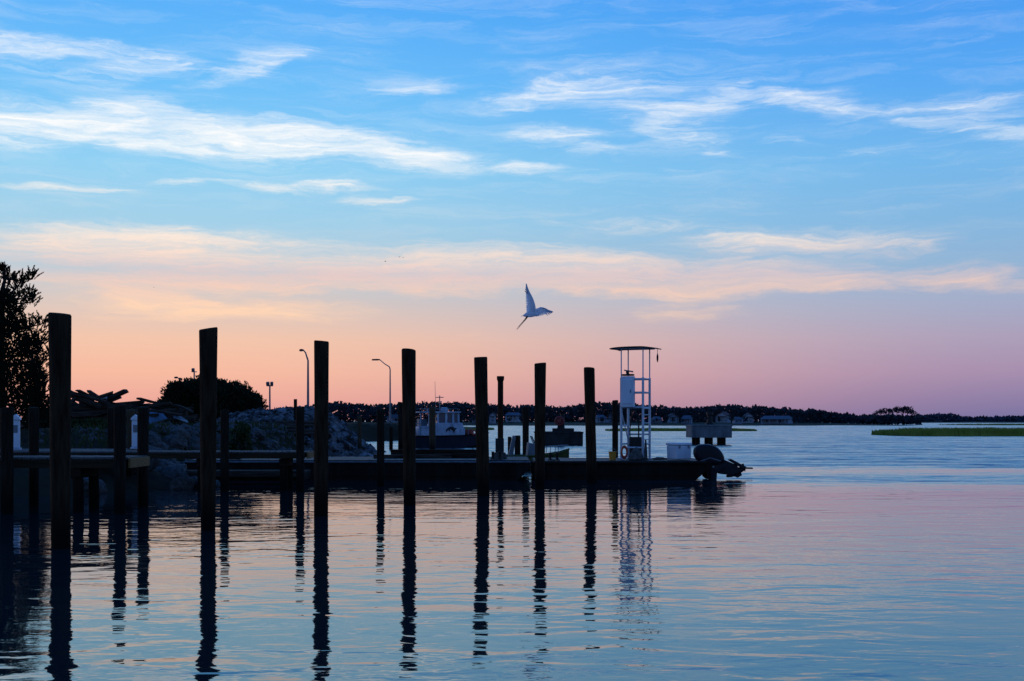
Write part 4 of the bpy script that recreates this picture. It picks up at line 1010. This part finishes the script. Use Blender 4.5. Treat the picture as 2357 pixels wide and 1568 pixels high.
for (y, dx) in ((-.03, 0), (.03, 2.6)):
    MB().tube([e(1214+dx*.4, 728, y), e(1208.5+dx*.8, 735, y), e(1200.5+dx*.8, 744, y*.8), e(1193+dx*.8, 753, y*.7)], [.018, .009, .007, .006], 8).build('leg', M['birdleg'], t_, smooth=True)
    ft = MB()
    for s in (-.012, 0, .012): ft.tube([e(1193.5+dx*.8, 752.5, y*.7), e(1189.5+dx*.8, 757.5, y*.7)+Vector((s*.8, s, s))], [.006, .003], 5)
    ft.build('foot', M['birdleg'], t_)
def wing(spine, dirs, lens, nprim, wid, f0=.6):
    mb = MB()
    def at(lst, f):
        f *= len(lst)-1; i = min(int(f), len(lst)-2); return lst[i]*(1-(f-i))+lst[i+1]*(f-i)
    mb.tube([at(spine, i/10) for i in range(11)], [.034*(1-.85*i/10)+.004 for i in range(11)], 8, .6)
    nrm = (spine[1]-spine[0]).cross(dirs[1]).normalized()
    nu, nv = 48, 8
    vs = []                                   # coverts: one smooth vane with a softly scalloped trailing edge
    for i in range(nu+1):
        f = i/nu*.88; p = at(spine, f); d = at(dirs, f).normalized(); Lf = at(lens, f)*(.66-.14*(1 if i % 3 == 0 else 0))
        for j in range(nv):
            g = j/(nv-1); vs.append(p+d*Lf*g+nrm*(.022*math.sin(g*2.4)-.03*g*g+(.008 if i % 3 == 1 else 0)*g))
    mb.add(vs, [(i*nv+j, i*nv+j+1, (i+1)*nv+j+1, (i+1)*nv+j) for i in range(nu) for j in range(nv-1)])
    wg = mb.build('wing', M['feather'], t_, smooth=True)
    def quills(lo, hi, cnt, wd, sc, mt, nm):
        mb = MB()
        for i in range(cnt):
            f = lerp(lo, hi, i/(cnt-1)); p = at(spine, f)+nrm*(-.006*(i % 2)-.004); d = at(dirs, f).normalized(); Lf = at(lens, f)*sc
            s = d.cross(nrm).normalized(); vs = []
            for k_, ww in ((0, .6), (.35, 1), (.75, .9), (.93, .6), (1, .15)):
                c = p+d*Lf*k_+nrm*(-.03*k_*k_); vs += [c-s*wd*ww*.5, c+s*wd*ww*.5]
            mb.add(vs, [(2*a, 2*a+1, 2*a+3, 2*a+2) for a in range(4)])
        return mb.build(nm, M[mt], wg, smooth=True)
    quills(.04, f0, 14, wid*1.3, 1.0, 'feather', 'secondary_feathers')
    quills(f0, 1, nprim, wid, 1.3, 'flight', 'primary_feathers')
wing([e(1230, 718, -.04), e(1229.5, 705, -.12), e(1225, 690, -.18), e(1219, 677, -.2), e(1213.5, 668, -.18)],
     [Vector((-.95, .0, -.2)), Vector((-.95, -.05, -.05)), Vector((-.85, -.05, .4)), Vector((-.5, 0, .85)), Vector((-.2, 0, 1))],
     [.2, .2, .175, .14, .1], 8, .036)
wing([e(1228, 717, .05), e(1238, 711, .12), e(1248, 707.5, .18), e(1257, 709, .24), e(1264, 713, .28)],
     [Vector((-.35, .2, -.9)), Vector((-.1, .2, -.95)), Vector((.2, .2, -.9)), Vector((.6, .3, -.6)), Vector((.9, .3, -.25))],
     [.13, .18, .17, .13, .07], 7, .032)
# tiny distant gulls
for i, (px, py, lab) in enumerate([(887, 602, 'tiny dark distant bird, lowest of the small far birds'), (919, 592, 'tiny dark distant bird, middle one of the small far birds'), (927, 593, 'tiny dark distant bird, rightmost of the small far birds'), (354, 662, 'tiny dark distant bird alone over the left bank')]):
    mb = MB().tube([(-.16, 0, 0), (-.05, 0, .01), (.1, 0, .01), (.2, 0, 0)], [.01, .05, .05, .01], 8)
    for s in (-1, 1): mb.add([(-.08, 0, .03), (.1, 0, .03), (.06, s*.3, .14), (-.02, s*.62, .06), (-.06, s*.3, .13)], [(0, 1, 2, 4), (4, 2, 3)])
    o = tag(mb.build('distant_bird', M['birdleg'], loc=P(px, py, 190), rz=.5+i*.4), lab, 'bird', 'small far birds in the sky')
    o.scale = (.7, .7, .7)
